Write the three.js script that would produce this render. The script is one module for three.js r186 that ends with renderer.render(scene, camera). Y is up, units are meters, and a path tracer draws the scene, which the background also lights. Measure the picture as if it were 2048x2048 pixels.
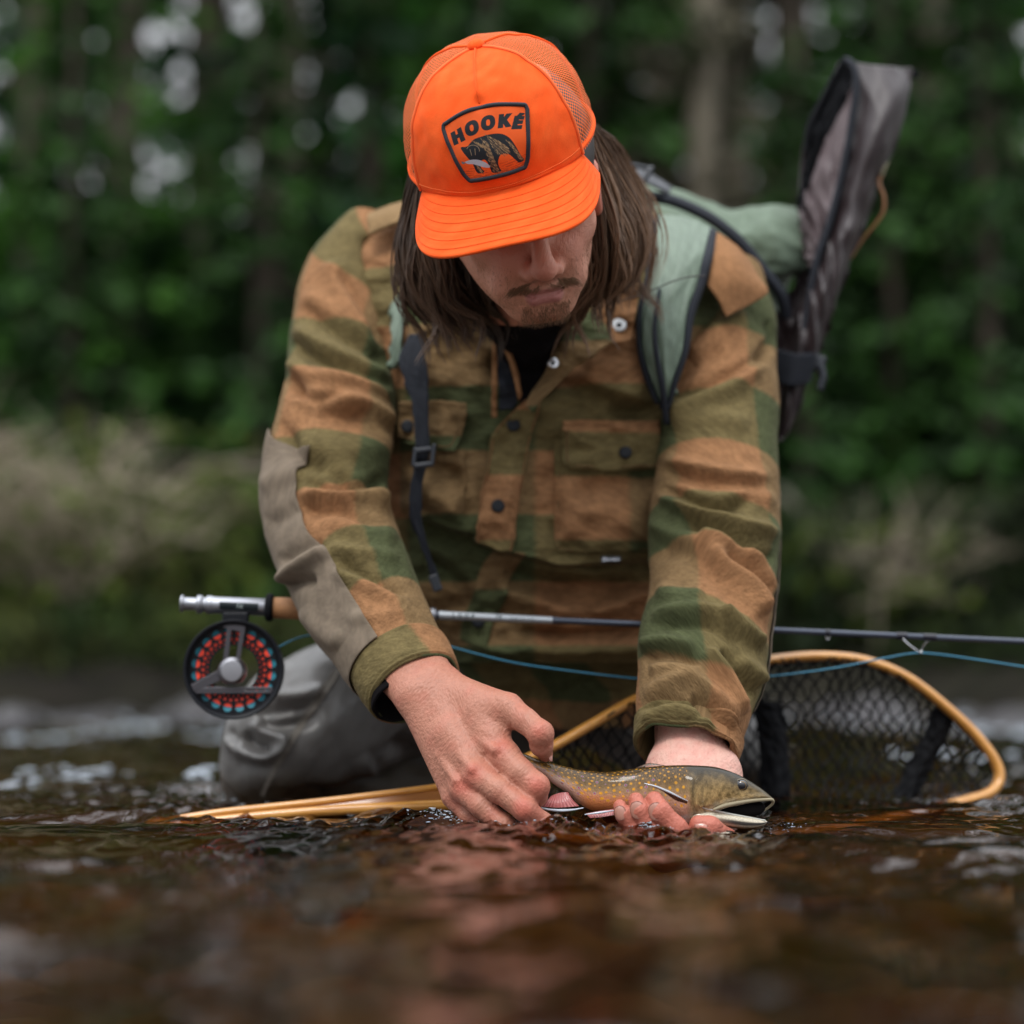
import * as THREE from 'three';
import { createNoise3D } from 'simplex-noise';
import { mergeGeometries, mergeVertices } from 'three/addons/utils/BufferGeometryUtils.js';
import { RoundedBoxGeometry } from 'three/addons/geometries/RoundedBoxGeometry.js';

// ---------------------------------------------------------------- camera, sky, sun, exposure
const scene = new THREE.Scene();
const FOCAL = 4250, CAMERA_HEIGHT = 0.14, PITCH = Math.atan((1370 - 1024) / FOCAL);
const camera = new THREE.PerspectiveCamera(THREE.MathUtils.radToDeg(2 * Math.atan(1024 / FOCAL)), 1, 0.05, 600);
camera.position.set(0, CAMERA_HEIGHT, 0);
camera.rotation.x = PITCH;
camera.focus = 2.13;
camera.userData.fStop = 2.1;
scene.add(camera);
const renderer = new THREE.WebGLRenderer({ antialias: true });
renderer.toneMapping = THREE.LinearToneMapping;
renderer.toneMappingExposure = 1.08;
renderer.shadowMap.enabled = true;

// an even, bright overcast sky: three times brighter overhead than at the horizon, with faint cloud mottling
{
  const w = 256, h = 128, data = new Float32Array(w * h * 4), n3 = createNoise3D(seeded(5));
  for (let j = 0; j < h; j++) for (let i = 0; i < w; i++) {
    const el = ((j + 0.5) / h - 0.5) * Math.PI, az = ((i + 0.5) / w - 0.5) * Math.PI * 2, y = Math.sin(el);
    const s = 1 + 0.12 * n3(Math.cos(el) * Math.cos(az) * 2, y * 4, Math.cos(el) * Math.sin(az) * 2);
    const l = 2.9 * (0.07 + 0.93 * Math.pow(Math.max(0, y), 1.25)) * s * (y < 0 ? 0.5 : 1), o = (j * w + i) * 4;
    data[o] = l * 0.97; data[o + 1] = l * 1.0; data[o + 2] = l * 1.05; data[o + 3] = 1;
  }
  const sky = new THREE.DataTexture(data, w, h, THREE.RGBAFormat, THREE.FloatType);
  sky.mapping = THREE.EquirectangularReflectionMapping;
  sky.magFilter = THREE.LinearFilter;
  sky.needsUpdate = true;
  scene.background = sky;
  scene.environment = sky;
}
const sun = new THREE.DirectionalLight(new THREE.Color(1, 0.97, 0.92), 1.5);
sun.name = 'sun';
sun.position.set(-2.2, 9, 3.2);
sun.target.position.set(0, 0.4, -2.4);
sun.castShadow = true;
sun.shadow.radius = 34;
sun.shadow.mapSize.set(2048, 2048);
Object.assign(sun.shadow.camera, { left: -8, right: 8, top: 8, bottom: -8, near: 0.5, far: 40 });
scene.add(sun, sun.target);

// ---------------------------------------------------------------- helpers
function seeded(s) { return () => { s = (s + 0x6d2b79f5) | 0; let t = Math.imul(s ^ (s >>> 15), 1 | s); t = (t + Math.imul(t ^ (t >>> 7), 61 | t)) ^ t; return ((t ^ (t >>> 14)) >>> 0) / 4294967296; }; }
const rnd = seeded(77), noise = createNoise3D(seeded(9)), noiseB = createNoise3D(seeded(31));
const fbm = (x, y, z, o = 4) => { let s = 0, a = 0.5; for (let i = 0; i < o; i++) { s += a * noise(x, y, z); x *= 2.03; y *= 2.03; z *= 2.03; a *= 0.5; } return s; };
const { clamp, lerp, smoothstep } = THREE.MathUtils;
const sstep = (a, b, x) => (a < b ? smoothstep(x, a, b) : 1 - smoothstep(x, b, a));
const V = (x, y, z) => new THREE.Vector3(x, y, z), cosP = Math.cos(PITCH), sinP = Math.sin(PITCH);
// the point of the place that the photograph shows at pixel (x, y), d metres in front of the camera
function at(x, y, d) { const u = (x - 1024) / FOCAL, v = (1024 - y) / FOCAL, k = d / (cosP - v * sinP); return V(u * k, CAMERA_HEIGHT + (v * cosP + sinP) * k, -d); }
function seenAt(p) { const y = p.y - CAMERA_HEIGHT, f = y * sinP - p.z * cosP; return [1024 + FOCAL * p.x / f, 1024 - FOCAL * (y * cosP + p.z * sinP) / f]; }
const metres = (px, d) => px * d / FOCAL;
const used = {};
function numbered(n) { used[n] = (used[n] ?? -1) + 1; return used[n] ? n + '_' + String(used[n]).padStart(3, '0') : n; }
function solid(o) { o.castShadow = o.receiveShadow = true; return o; }
function mesh(name, geo, mat, parent) { const m = solid(new THREE.Mesh(geo, mat)); m.name = parent && parent !== scene ? name : numbered(name); (parent ?? scene).add(m); return m; }
function thing(name, label, category, group) { const g = new THREE.Group(); g.name = numbered(name); g.userData = { label, category }; if (group) g.userData.group = group; scene.add(g); return g; }
function structure(name, geo, mat, label) { const m = mesh(name, geo, mat); m.userData = { kind: 'structure', label }; return m; }
function stuff(name, m, label) { m.name = numbered(name); m.userData = { kind: 'stuff', label, category: name.replace(/_/g, ' ') }; solid(m); scene.add(m); return m; }
// Catmull-Rom through rows of numbers
function along(rows, t) {
  const n = rows.length - 1, s = clamp(t, 0, 1) * n, i = Math.min(Math.floor(s), n - 1), f = s - i;
  const a = rows[Math.max(i - 1, 0)], b = rows[i], c = rows[i + 1], d = rows[Math.min(i + 2, n)];
  return b.map((_, k) => 0.5 * (2 * b[k] + (c[k] - a[k]) * f + (2 * a[k] - 5 * b[k] + 4 * c[k] - d[k]) * f * f + (3 * b[k] - a[k] - 3 * c[k] + d[k]) * f * f * f));
}
// a grid surface from fn(u, v) -> Vector3, with uv from uvFn
function grid(nu, nv, fn, uvFn = (u, v) => [u, v], flip = false) {
  const pos = new Float32Array((nu + 1) * (nv + 1) * 3), uv = new Float32Array((nu + 1) * (nv + 1) * 2), idx = [];
  for (let j = 0, k = 0; j <= nv; j++) for (let i = 0; i <= nu; i++, k++) {
    const p = fn(i / nu, j / nv, i, j), q = uvFn(i / nu, j / nv, p);
    pos[k * 3] = p.x; pos[k * 3 + 1] = p.y; pos[k * 3 + 2] = p.z; uv[k * 2] = q[0]; uv[k * 2 + 1] = q[1];
  }
  for (let j = 0; j < nv; j++) for (let i = 0; i < nu; i++) {
    const a = j * (nu + 1) + i, b = a + 1, c = a + nu + 1, d = c + 1;
    if (flip) idx.push(a, b, c, b, d, c); else idx.push(a, c, b, b, c, d);
  }
  const g = new THREE.BufferGeometry();
  g.setAttribute('position', new THREE.BufferAttribute(pos, 3)); g.setAttribute('uv', new THREE.BufferAttribute(uv, 2)); g.setIndex(idx);
  g.computeVertexNormals();
  return g;
}
// copies the normals of the first column to the last, so that a closed tube shows no seam
function sealSeam(g, nu, nv) {
  const n = g.attributes.normal;
  for (let j = 0; j <= nv; j++) {
    const a = j * (nu + 1), b = a + nu, x = n.getX(a) + n.getX(b), y = n.getY(a) + n.getY(b), z = n.getZ(a) + n.getZ(b), l = Math.hypot(x, y, z) || 1;
    n.setXYZ(a, x / l, y / l, z / l); n.setXYZ(b, x / l, y / l, z / l);
  }
  return g;
}
// a sheet of cloth with thickness: front surface fn(u, v), its back `thick` behind along the normal, and closed edges
function sheet(nu, nv, fn, thick, scale = 1) {
  const g = grid(nu, nv, fn), p = g.attributes.position, n = g.attributes.normal, w = nu + 1, N = w * (nv + 1);
  const mid = n.getZ(Math.floor(nv / 2) * w + Math.floor(nu / 2)) < 0 ? -1 : 1;
  const pos = new Float32Array(N * 6), uv = new Float32Array(N * 4), idx = [], len = (a, b) => Math.hypot(p.getX(a) - p.getX(b), p.getY(a) - p.getY(b), p.getZ(a) - p.getZ(b));
  for (let j = 0, k = 0; j <= nv; j++) for (let i = 0; i <= nu; i++, k++) {
    const e = Math.min(i, nu - i, j, nv - j), t = e === 0 ? 0.5 : e === 1 ? 0.9 : 1;   // rounded edges
    for (const s of [0, 1]) {
      const o = s ? -thick * 0.5 * (1 + t) : -thick * 0.5 * (1 - t);
      pos[(k + s * N) * 3] = p.getX(k) + n.getX(k) * o * mid; pos[(k + s * N) * 3 + 1] = p.getY(k) + n.getY(k) * o * mid; pos[(k + s * N) * 3 + 2] = p.getZ(k) + n.getZ(k) * o * mid;
      uv[(k + s * N) * 2] = i ? uv[(k - 1) * 2] + len(k, k - 1) * scale : 0; uv[(k + s * N) * 2 + 1] = j ? uv[(k - w) * 2 + 1] + len(k, k - w) * scale : 0;
    }
  }
  const quad = (a, b, c, d) => idx.push(a, b, c, a, c, d);
  for (let j = 0; j < nv; j++) for (let i = 0; i < nu; i++) { const a = j * w + i; quad(a, a + w, a + w + 1, a + 1); quad(N + a, N + a + 1, N + a + w + 1, N + a + w); }
  for (let i = 0; i < nu; i++) { quad(i, i + 1, N + i + 1, N + i); const a = nv * w + i; quad(a + 1, a, N + a, N + a + 1); }
  for (let j = 0; j < nv; j++) { const a = j * w; quad(a + w, a, N + a, N + a + w); const b = a + nu; quad(b, b + w, N + b + w, N + b); }
  const o = new THREE.BufferGeometry();
  o.setAttribute('position', new THREE.BufferAttribute(pos, 3)); o.setAttribute('uv', new THREE.BufferAttribute(uv, 2)); o.setIndex(idx);
  o.computeVertexNormals();
  return o;
}
// a patch through a net of points [x, y, d], given row by row
const netPoint = (rows) => (u, v) => { const q = along(rows.map((r) => along(r, u)), v); return at(q[0], q[1], q[2]); };
// a tube along stations [x, y, d, half width in pixels, depth / width], with open, turned-in ends
function limb(rows, nu, nv, bump, { scale = 1, wide = 1, twist = 0, turn = 0, start = 0, inner = true, squash = 2, skew = null } = {}) {
  const toward = V(0, 0, 1), C = [], T = [], N = [], B = [], R = [], L = [0];
  for (let j = 0; j <= nv; j++) { const q = along(rows, j / nv); C.push(at(q[0], q[1], q[2])); R.push([metres(q[3], q[2]), q[4] ?? 1]); if (j) L.push(L[j - 1] + C[j].distanceTo(C[j - 1])); }
  for (let j = 0; j <= nv; j++) { const t = C[Math.min(j + 1, nv)].clone().sub(C[Math.max(j - 1, 0)]).normalize(); T.push(t); N.push(V().crossVectors(toward, t).normalize()); B.push(V().crossVectors(t, N[j])); }
  const tail = inner ? 8 : 0, meanR = R.reduce((s, r) => s + r[0], 0) / R.length;
  const base = (a, j) => {
    const c = Math.cos(a), s = Math.sin(a), e = 2 / squash, x = Math.sign(c) * Math.abs(c) ** e, y = Math.sign(s) * Math.abs(s) ** e;
    return [C[j].clone().addScaledVector(N[j], x * R[j][0]).addScaledVector(B[j], y * R[j][0] * R[j][1]), N[j].clone().multiplyScalar(c).addScaledVector(B[j], s).normalize()];
  };
  const point = (u, v, lift = 0) => {
    const a = (u - 0.25) * Math.PI * 2, s = clamp(v, 0, 1) * nv, j = Math.min(Math.floor(s), nv - 1), f = s - j, [p0, n0] = base(a, j), [p1, n1] = base(a, j + 1), p = p0.lerp(p1, f), n = n0.lerp(n1, f).normalize();
    const h = bump ? bump(p, n, u, v, lerp(L[j], L[j + 1], f)) : 0;
    return p.addScaledVector(n, h + lift);
  };
  const uvAt = (u, v) => { const s = clamp(v, 0, 1) * nv, j = Math.min(Math.floor(s), nv - 1); return [((u - 0.5) * 2 * Math.PI * meanR + turn + twist * v) * scale * wide, (lerp(L[j], L[j + 1], s - j) + start + (skew ? skew(v) * (u - 0.5) * 2 * Math.PI * meanR : 0)) * scale]; };
  const g = grid(nu, nv + tail, (u, v, i, j) => {
    if (j <= nv) return point(u, j / nv);
    const k = j - nv, p = point(u, 1), c = C[nv];
    if (k === 1) return p.lerp(c, 0.035).addScaledVector(T[nv], 0.0022);
    if (k === 2) return p.lerp(c, 0.075);
    return p.lerp(c, 0.09 + 0.02 * (k - 3)).addScaledVector(T[nv], -0.008 * (k - 2));
  }, (u, v) => uvAt(u, v * (nv + tail) / nv));
  return { geo: sealSeam(g, nu, nv + tail), point, uvAt, C, T, N, B, R, L };
}
// a round bar through points, radius r or r(t)
function bar(points, r, { sides = 10, steps, closed = false, caps = true, curve = true } = {}) {
  const path = curve && points.length > 2 ? new THREE.CatmullRomCurve3(points, closed, 'centripetal') : points.length === 2 ? new THREE.LineCurve3(points[0], points[1]) : new THREE.CurvePath();
  if (!curve && points.length > 2) for (let i = 0; i + 1 < points.length; i++) path.add(new THREE.LineCurve3(points[i], points[i + 1]));
  const n = steps ?? points.length * 6, g = new THREE.TubeGeometry(path, n, 1, sides, closed), p = g.attributes.position, radius = typeof r === 'function' ? r : () => r;
  for (let j = 0; j <= n; j++) { const c = path.getPointAt(j / n), k = radius(j / n); for (let i = 0; i <= sides; i++) { const o = j * (sides + 1) + i; p.setXYZ(o, c.x + (p.getX(o) - c.x) * k, c.y + (p.getY(o) - c.y) * k, c.z + (p.getZ(o) - c.z) * k); } }
  if (!caps || closed) return g;
  const end = (t, s) => { const c = new THREE.SphereGeometry(radius(t) * 0.999, sides, 6), q = path.getPointAt(t); c.translate(q.x, q.y, q.z); return c; };
  return mergeGeometries([g, end(0), end(1)]);
}
function placed(geo, position, quaternion, scale = V(1, 1, 1)) { return geo.clone().applyMatrix4(new THREE.Matrix4().compose(position, quaternion ?? new THREE.Quaternion(), scale)); }
const facing = (from, to) => new THREE.Quaternion().setFromUnitVectors(from, to.clone().normalize());
const joined = (list) => mergeGeometries(list.map((g) => { const o = g.index ? g.toNonIndexed() : g; for (const k of Object.keys(o.attributes)) if (!['position', 'normal', 'uv', 'color'].includes(k)) o.deleteAttribute(k); return o; }));
function paint(g, fn) { const p = g.attributes.position, c = new Float32Array(p.count * 3); for (let i = 0; i < p.count; i++) { const q = fn(p.getX(i), p.getY(i), p.getZ(i), i); c[i * 3] = q[0]; c[i * 3 + 1] = q[1]; c[i * 3 + 2] = q[2]; } g.setAttribute('color', new THREE.BufferAttribute(c, 3)); return g; }

// folds: ridges along polylines in photo pixels; [points, width above, width below, height in metres]
function foldField(list) {
  const R = list.map(([pts, wa, wb, h]) => {
    const q = []; for (let i = 0; i <= 24; i++) q.push(along(pts, i / 24));
    const xs = q.map((p) => p[0]), ys = q.map((p) => p[1]), m = 2.6 * Math.max(wa, wb);
    return { q, wa, wb, h, x0: Math.min(...xs) - m, x1: Math.max(...xs) + m, y0: Math.min(...ys) - m, y1: Math.max(...ys) + m };
  });
  return (x, y) => {
    let sum = 0;
    for (const r of R) {
      if (x < r.x0 || x > r.x1 || y < r.y0 || y > r.y1) continue;
      let best = 1e9, side = 1, t = 0;
      for (let i = 0; i < 24; i++) {
        const a = r.q[i], b = r.q[i + 1], dx = b[0] - a[0], dy = b[1] - a[1], k = clamp(((x - a[0]) * dx + (y - a[1]) * dy) / (dx * dx + dy * dy + 1e-9), 0, 1);
        const ex = x - a[0] - dx * k, ey = y - a[1] - dy * k, e = Math.hypot(ex, ey);
        if (e < best) { best = e; t = (i + k) / 24; side = dx * ey - dy * ex; }
      }
      const w = 1.2 * (side > 0 ? r.wb : r.wa), s = best / w;
      sum += r.h * Math.exp(-s * s) * Math.min(1, Math.min(t, 1 - t) * 5 + 0.12);
    }
    return sum;
  };
}
// ---- a mesh round a distance field (surface nets)
function skinOf(field, lo, hi, cell) {
  const n = [0, 1, 2].map((k) => Math.ceil((hi.getComponent(k) - lo.getComponent(k)) / cell) + 1), [nx, ny, nz] = n, f = new Float32Array(nx * ny * nz), id = (i, j, k) => (k * ny + j) * nx + i;
  for (let k = 0; k < nz; k++) for (let j = 0; j < ny; j++) for (let i = 0; i < nx; i++) f[id(i, j, k)] = field(lo.x + i * cell, lo.y + j * cell, lo.z + k * cell);
  const vert = new Int32Array(nx * ny * nz).fill(-1), pos = [], idx = [];
  for (let k = 0; k < nz - 1; k++) for (let j = 0; j < ny - 1; j++) for (let i = 0; i < nx - 1; i++) {
    let sx = 0, sy = 0, sz = 0, c = 0, inside = 0;
    const v = []; for (let q = 0; q < 8; q++) { const w = f[id(i + (q & 1), j + ((q >> 1) & 1), k + (q >> 2))]; v.push(w); if (w < 0) inside++; }
    if (!inside || inside === 8) continue;
    for (let a = 0; a < 8; a++) for (const bit of [1, 2, 4]) { const b = a | bit; if (b === a || (v[a] < 0) === (v[b] < 0)) continue; const t = v[a] / (v[a] - v[b]); sx += (a & 1) + (bit === 1 ? t : 0); sy += ((a >> 1) & 1) + (bit === 2 ? t : 0); sz += (a >> 2) + (bit === 4 ? t : 0); c++; }
    vert[id(i, j, k)] = pos.length / 3;
    pos.push(lo.x + (i + sx / c) * cell, lo.y + (j + sy / c) * cell, lo.z + (k + sz / c) * cell);
  }
  for (let k = 1; k < nz - 1; k++) for (let j = 1; j < ny - 1; j++) for (let i = 1; i < nx - 1; i++) {
    const s = f[id(i, j, k)] < 0;
    const put = (a, b, c, d) => { if (a < 0 || b < 0 || c < 0 || d < 0) return; if (s) idx.push(a, b, c, a, c, d); else idx.push(a, c, b, a, d, c); };
    if (s !== f[id(i + 1, j, k)] < 0) put(vert[id(i, j - 1, k - 1)], vert[id(i, j, k - 1)], vert[id(i, j, k)], vert[id(i, j - 1, k)]);
    if (s !== f[id(i, j + 1, k)] < 0) put(vert[id(i - 1, j, k - 1)], vert[id(i - 1, j, k)], vert[id(i, j, k)], vert[id(i, j, k - 1)]);
    if (s !== f[id(i, j, k + 1)] < 0) put(vert[id(i - 1, j - 1, k)], vert[id(i, j - 1, k)], vert[id(i, j, k)], vert[id(i - 1, j, k)]);
  }
  const g = new THREE.BufferGeometry(), P = new Float32Array(pos), N = new Float32Array(P.length), UV = new Float32Array(P.length / 3 * 2), e = cell * 0.5;
  for (let i = 0; i < P.length; i += 3) {
    const [x, y, z] = [P[i], P[i + 1], P[i + 2]], gx = field(x + e, y, z) - field(x - e, y, z), gy = field(x, y + e, z) - field(x, y - e, z), gz = field(x, y, z + e) - field(x, y, z - e), l = Math.hypot(gx, gy, gz) || 1;
    N[i] = gx / l; N[i + 1] = gy / l; N[i + 2] = gz / l; UV[i / 3 * 2] = (x + z * 0.4) * 12; UV[i / 3 * 2 + 1] = (y + z * 0.3) * 12;
  }
  g.setAttribute('position', new THREE.BufferAttribute(P, 3)); g.setAttribute('normal', new THREE.BufferAttribute(N, 3)); g.setAttribute('uv', new THREE.BufferAttribute(UV, 2)); g.setIndex(idx);
  return g;
}
const smin = (a, b, k) => { const h = Math.max(k - Math.abs(a - b), 0) / k; return Math.min(a, b) - h * h * k * 0.25; };
function capsule(a, b, ra, rb) {
  const dx = b.x - a.x, dy = b.y - a.y, dz = b.z - a.z, l2 = dx * dx + dy * dy + dz * dz + 1e-12;
  return (x, y, z) => { const px = x - a.x, py = y - a.y, pz = z - a.z, t = clamp((px * dx + py * dy + pz * dz) / l2, 0, 1); return Math.hypot(px - dx * t, py - dy * t, pz - dz * t) - (ra + (rb - ra) * t); };
}
function chain(list) { const c = []; for (let i = 0; i + 1 < list.length; i++) c.push(capsule(list[i][0], list[i + 1][0], list[i][1], list[i + 1][1])); return (x, y, z) => { let d = 1e9; for (const f of c) d = smin(d, f(x, y, z), 0.004); return d; }; }
function ellipsoid(c, r) { const k = Math.min(r.x, r.y, r.z); return (x, y, z) => { const a = (x - c.x) / r.x, b = (y - c.y) / r.y, d = (z - c.z) / r.z, l = Math.hypot(a, b, d), m = Math.hypot(a / r.x, b / r.y, d / r.z); return m < 1e-6 ? -k : l * (l - 1) / m; }; }

// ---- textures
function tex(w, h, fn, { srgb = true, wrap = true } = {}) {
  const d = new Uint8Array(w * h * 4), enc = (x) => { x = clamp(x, 0, 1); return 255 * (srgb ? (x <= 0.0031308 ? 12.92 * x : 1.055 * x ** (1 / 2.4) - 0.055) : x); };
  for (let j = 0; j < h; j++) for (let i = 0; i < w; i++) { const q = fn((i + 0.5) / w, (j + 0.5) / h), o = (j * w + i) * 4; d[o] = enc(q[0]); d[o + 1] = enc(q[1]); d[o + 2] = enc(q[2]); d[o + 3] = 255; }
  const t = new THREE.DataTexture(d, w, h); t.magFilter = THREE.LinearFilter; t.minFilter = THREE.LinearMipmapLinearFilter; t.generateMipmaps = true; if (srgb) t.colorSpace = THREE.SRGBColorSpace;
  t.wrapS = t.wrapT = wrap ? THREE.RepeatWrapping : THREE.ClampToEdgeWrapping; t.needsUpdate = true; return t;
}
// noise that repeats over the unit square
const loopNoise = (u, v, f, z = 0) => { const a = u * Math.PI * 2, b = v * Math.PI * 2, r = f / (Math.PI * 2); return noiseB(Math.cos(a) * r + z, Math.sin(a) * r + Math.cos(b) * r * 0.83, Math.sin(b) * r + z * 0.7); };
const tone = (rgb, k) => rgb.map((c) => c * k), mix3 = (a, b, t) => a.map((c, i) => c + (b[i] - c) * t);
const tint = (c) => Array.isArray(c) ? new THREE.Color().setRGB(...c) : c ?? new THREE.Color(1, 1, 1);
const std = (o) => new THREE.MeshStandardMaterial({ roughness: 0.8, ...o, color: tint(o.color) });
const phys = (o) => new THREE.MeshPhysicalMaterial({ roughness: 0.8, ...o, color: tint(o.color), sheenColor: Array.isArray(o.sheenColor) ? new THREE.Color().setRGB(...o.sheenColor) : o.sheenColor ?? new THREE.Color(0, 0, 0) });
// ---------------------------------------------------------------- materials
const TILE = 1 / 0.30;   // cloth textures repeat every 0.30 m
const plaidTones = { orange: [0.245, 0.124, 0.059], tan: [0.175, 0.111, 0.053], olive: [0.127, 0.098, 0.043], green: [0.064, 0.073, 0.034] };
const plaidMap = tex(1024, 1024, (u, v) => {
  const wob = 0.0022 * loopNoise(u, v, 50, 2) + 0.003 * loopNoise(u, v, 200, 5);
  const stripe = (x) => { const s = (((x + wob) * 2) % 1 + 1) % 1, e = 0.03; return sstep(0, e, s) * (1 - sstep(0.5, 0.5 + e, s)); };
  const a = stripe(u), b = stripe(v), { orange, tan, olive, green } = plaidTones;
  const k = 1 + 0.13 * loopNoise(u, v, 160, 1) + 0.16 * loopNoise(u, v, 44, 7) + 0.12 * loopNoise(u, v, 13, 2) + 0.06 * loopNoise(u, v, 330, 3);
  return tone(mix3(mix3(orange, tan, a), mix3(olive, green, a), b), k);
});
const woolBump = tex(512, 512, (u, v) => { const k = 0.5 + 0.28 * loopNoise(u, v, 120, 4) + 0.25 * loopNoise(u, v, 60, 8); return [k, k, k]; }, { srgb: false });
const clothBump = tex(512, 512, (u, v) => { const k = 0.5 + 0.3 * Math.sin(u * 512 * Math.PI * 0.5) * Math.sin(v * 512 * Math.PI * 0.5) + 0.2 * loopNoise(u, v, 60, 3); return [k, k, k]; }, { srgb: false });
const mottle = (rgb, amount, f = 24) => tex(256, 256, (u, v) => tone(rgb, 1 + amount * (0.7 * loopNoise(u, v, f, 1) + 0.5 * loopNoise(u, v, f * 3.1, 4))));
const M = {
  wool: phys({ map: plaidMap, bumpMap: woolBump, bumpScale: 0.0009, roughness: 0.95, sheen: 0.2, sheenColor: [0.5, 0.4, 0.28], sheenRoughness: 0.6, specularIntensity: 0.2 }),
  woolOrange: phys({ map: mottle([0.25, 0.125, 0.058], 0.2, 40), bumpMap: woolBump, bumpScale: 0.0009, roughness: 0.95, sheen: 0.2, sheenColor: [0.5, 0.4, 0.28], specularIntensity: 0.2 }),
  woolTan: phys({ map: mottle([0.2, 0.128, 0.062], 0.2, 40), bumpMap: woolBump, bumpScale: 0.0009, roughness: 0.95, sheen: 0.2, sheenColor: [0.5, 0.4, 0.28], specularIntensity: 0.2 }),
  suede: phys({ map: mottle([0.155, 0.122, 0.09], 0.2, 14), bumpMap: clothBump, bumpScale: 0.0003, roughness: 0.9, sheen: 0.25, sheenColor: [0.4, 0.36, 0.3], specularIntensity: 0.25 }),
  wader: phys({ map: mottle([0.105, 0.102, 0.098], 0.16, 10), roughness: 0.36, specularIntensity: 1, bumpMap: clothBump, bumpScale: 0.0002 }),
  waderWet: phys({ map: mottle([0.05, 0.045, 0.035], 0.2, 10), roughness: 0.28 }),
  black: phys({ color: [0.005, 0.0055, 0.007], roughness: 0.9, specularIntensity: 0.3 }),
  shirt: phys({ map: mottle([0.007, 0.006, 0.007], 0.35, 30), roughness: 0.95, specularIntensity: 0.2 }),
  webbing: phys({ specularIntensity: 0.5, map: mottle([0.013, 0.0155, 0.022], 0.15, 60), bumpMap: clothBump, bumpScale: 0.0004, roughness: 0.75 }),
  plastic: std({ color: [0.018, 0.022, 0.03], roughness: 0.4 }),
  snap: phys({ color: [0.007, 0.009, 0.013], roughness: 0.5, specularIntensity: 0.5 }),
  steel: std({ color: [0.75, 0.76, 0.78], roughness: 0.25, metalness: 1 }),
  steelDull: std({ color: [0.32, 0.33, 0.36], roughness: 0.42, metalness: 1 }),
  whiteSnap: std({ color: [0.72, 0.75, 0.77], roughness: 0.4 }),
  pack: phys({ map: mottle([0.105, 0.145, 0.1], 0.16, 18), bumpMap: clothBump, bumpScale: 0.0004, roughness: 0.8 }),
  packStrap: phys({ map: mottle([0.125, 0.17, 0.125], 0.14, 18), bumpMap: clothBump, bumpScale: 0.0003, roughness: 0.6 }),
  sheath: phys({ map: mottle([0.024, 0.015, 0.0165], 0.12, 20), bumpMap: clothBump, bumpScale: 0.0003, roughness: 0.45 }),
  cork: std({ map: mottle([0.3, 0.14, 0.055], 0.25, 40), roughness: 0.7 }),
  reelBlack: phys({ color: [0.006, 0.007, 0.01], roughness: 0.4, specularIntensity: 0.5 }),
  reelGrey: std({ color: [0.1, 0.095, 0.105], roughness: 0.4, metalness: 0.9 }),
  reelRed: std({ color: [1, 0.06, 0.02], roughness: 0.5 }),
  reelTeal: std({ color: [0.012, 0.19, 0.26], roughness: 0.5 }),
  rodBlank: std({ color: [0.065, 0.075, 0.1], roughness: 0.22, metalness: 0.5 }),
  flyLine: std({ color: [0.03, 0.19, 0.3], roughness: 0.4 }),
  netCord: phys({ color: [0.006, 0.0065, 0.008], roughness: 0.8, specularIntensity: 0.4 }),
  wood: phys({ map: tex(512, 128, (u, v) => { const g = loopNoise(u, v, 6, 3), s = 0.5 + 0.5 * Math.sin(v * Math.PI * 14 + 2.5 * g); return tone(mix3([0.62, 0.3, 0.065], [0.45, 0.18, 0.03], s * 0.8), 1 + 0.12 * loopNoise(u, v, 30, 6)); }), roughness: 0.28, clearcoat: 0.7, clearcoatRoughness: 0.12 }),
  woodDark: phys({ map: tex(256, 64, (u, v) => tone([0.3, 0.11, 0.022], 1 + 0.4 * loopNoise(u * 0.2, v, 12, 3))), roughness: 0.3, clearcoat: 0.6, clearcoatRoughness: 0.15 }),
  capCloth: phys({ map: tex(512, 512, (u, v) => tone(mix3([0.86, 0.095, 0.013], [0.88, 0.135, 0.026], clamp(0.35 + 0.9 * loopNoise(u, v, 5, 2), 0, 1) * 0.5), 1 + 0.03 * loopNoise(u, v, 18, 1) + 0.05 * loopNoise(u, v, 140, 4))), bumpMap: clothBump, bumpScale: 0.0002, roughness: 0.85, sheen: 0.3, sheenColor: [1, 0.45, 0.2], specularIntensity: 0.25 }),
  capMeshBack: std({ color: [0.9, 0.16, 0.035], roughness: 0.8 }),
  hair: std({ vertexColors: true, roughness: 0.42, color: [1, 1, 1] }),
  skin: phys({ vertexColors: true, roughness: 0.45, color: [1, 1, 1], bumpMap: tex(256, 256, (u, v) => { const k = 0.5 + 0.3 * loopNoise(u, v, 40, 4) + 0.3 * loopNoise(u, v, 16, 8); return [k, k, k]; }, { srgb: false }), bumpScale: 0.0005, specularIntensity: 0.6, sheen: 0.15, sheenColor: [0.9, 0.5, 0.4] }),
  nail: phys({ color: [0.4, 0.185, 0.135], roughness: 0.25, clearcoat: 0.5 }),
  foam: phys({ color: [0.5, 0.56, 0.62], roughness: 0.25, transmission: 0.35, thickness: 0 }),
};

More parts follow.
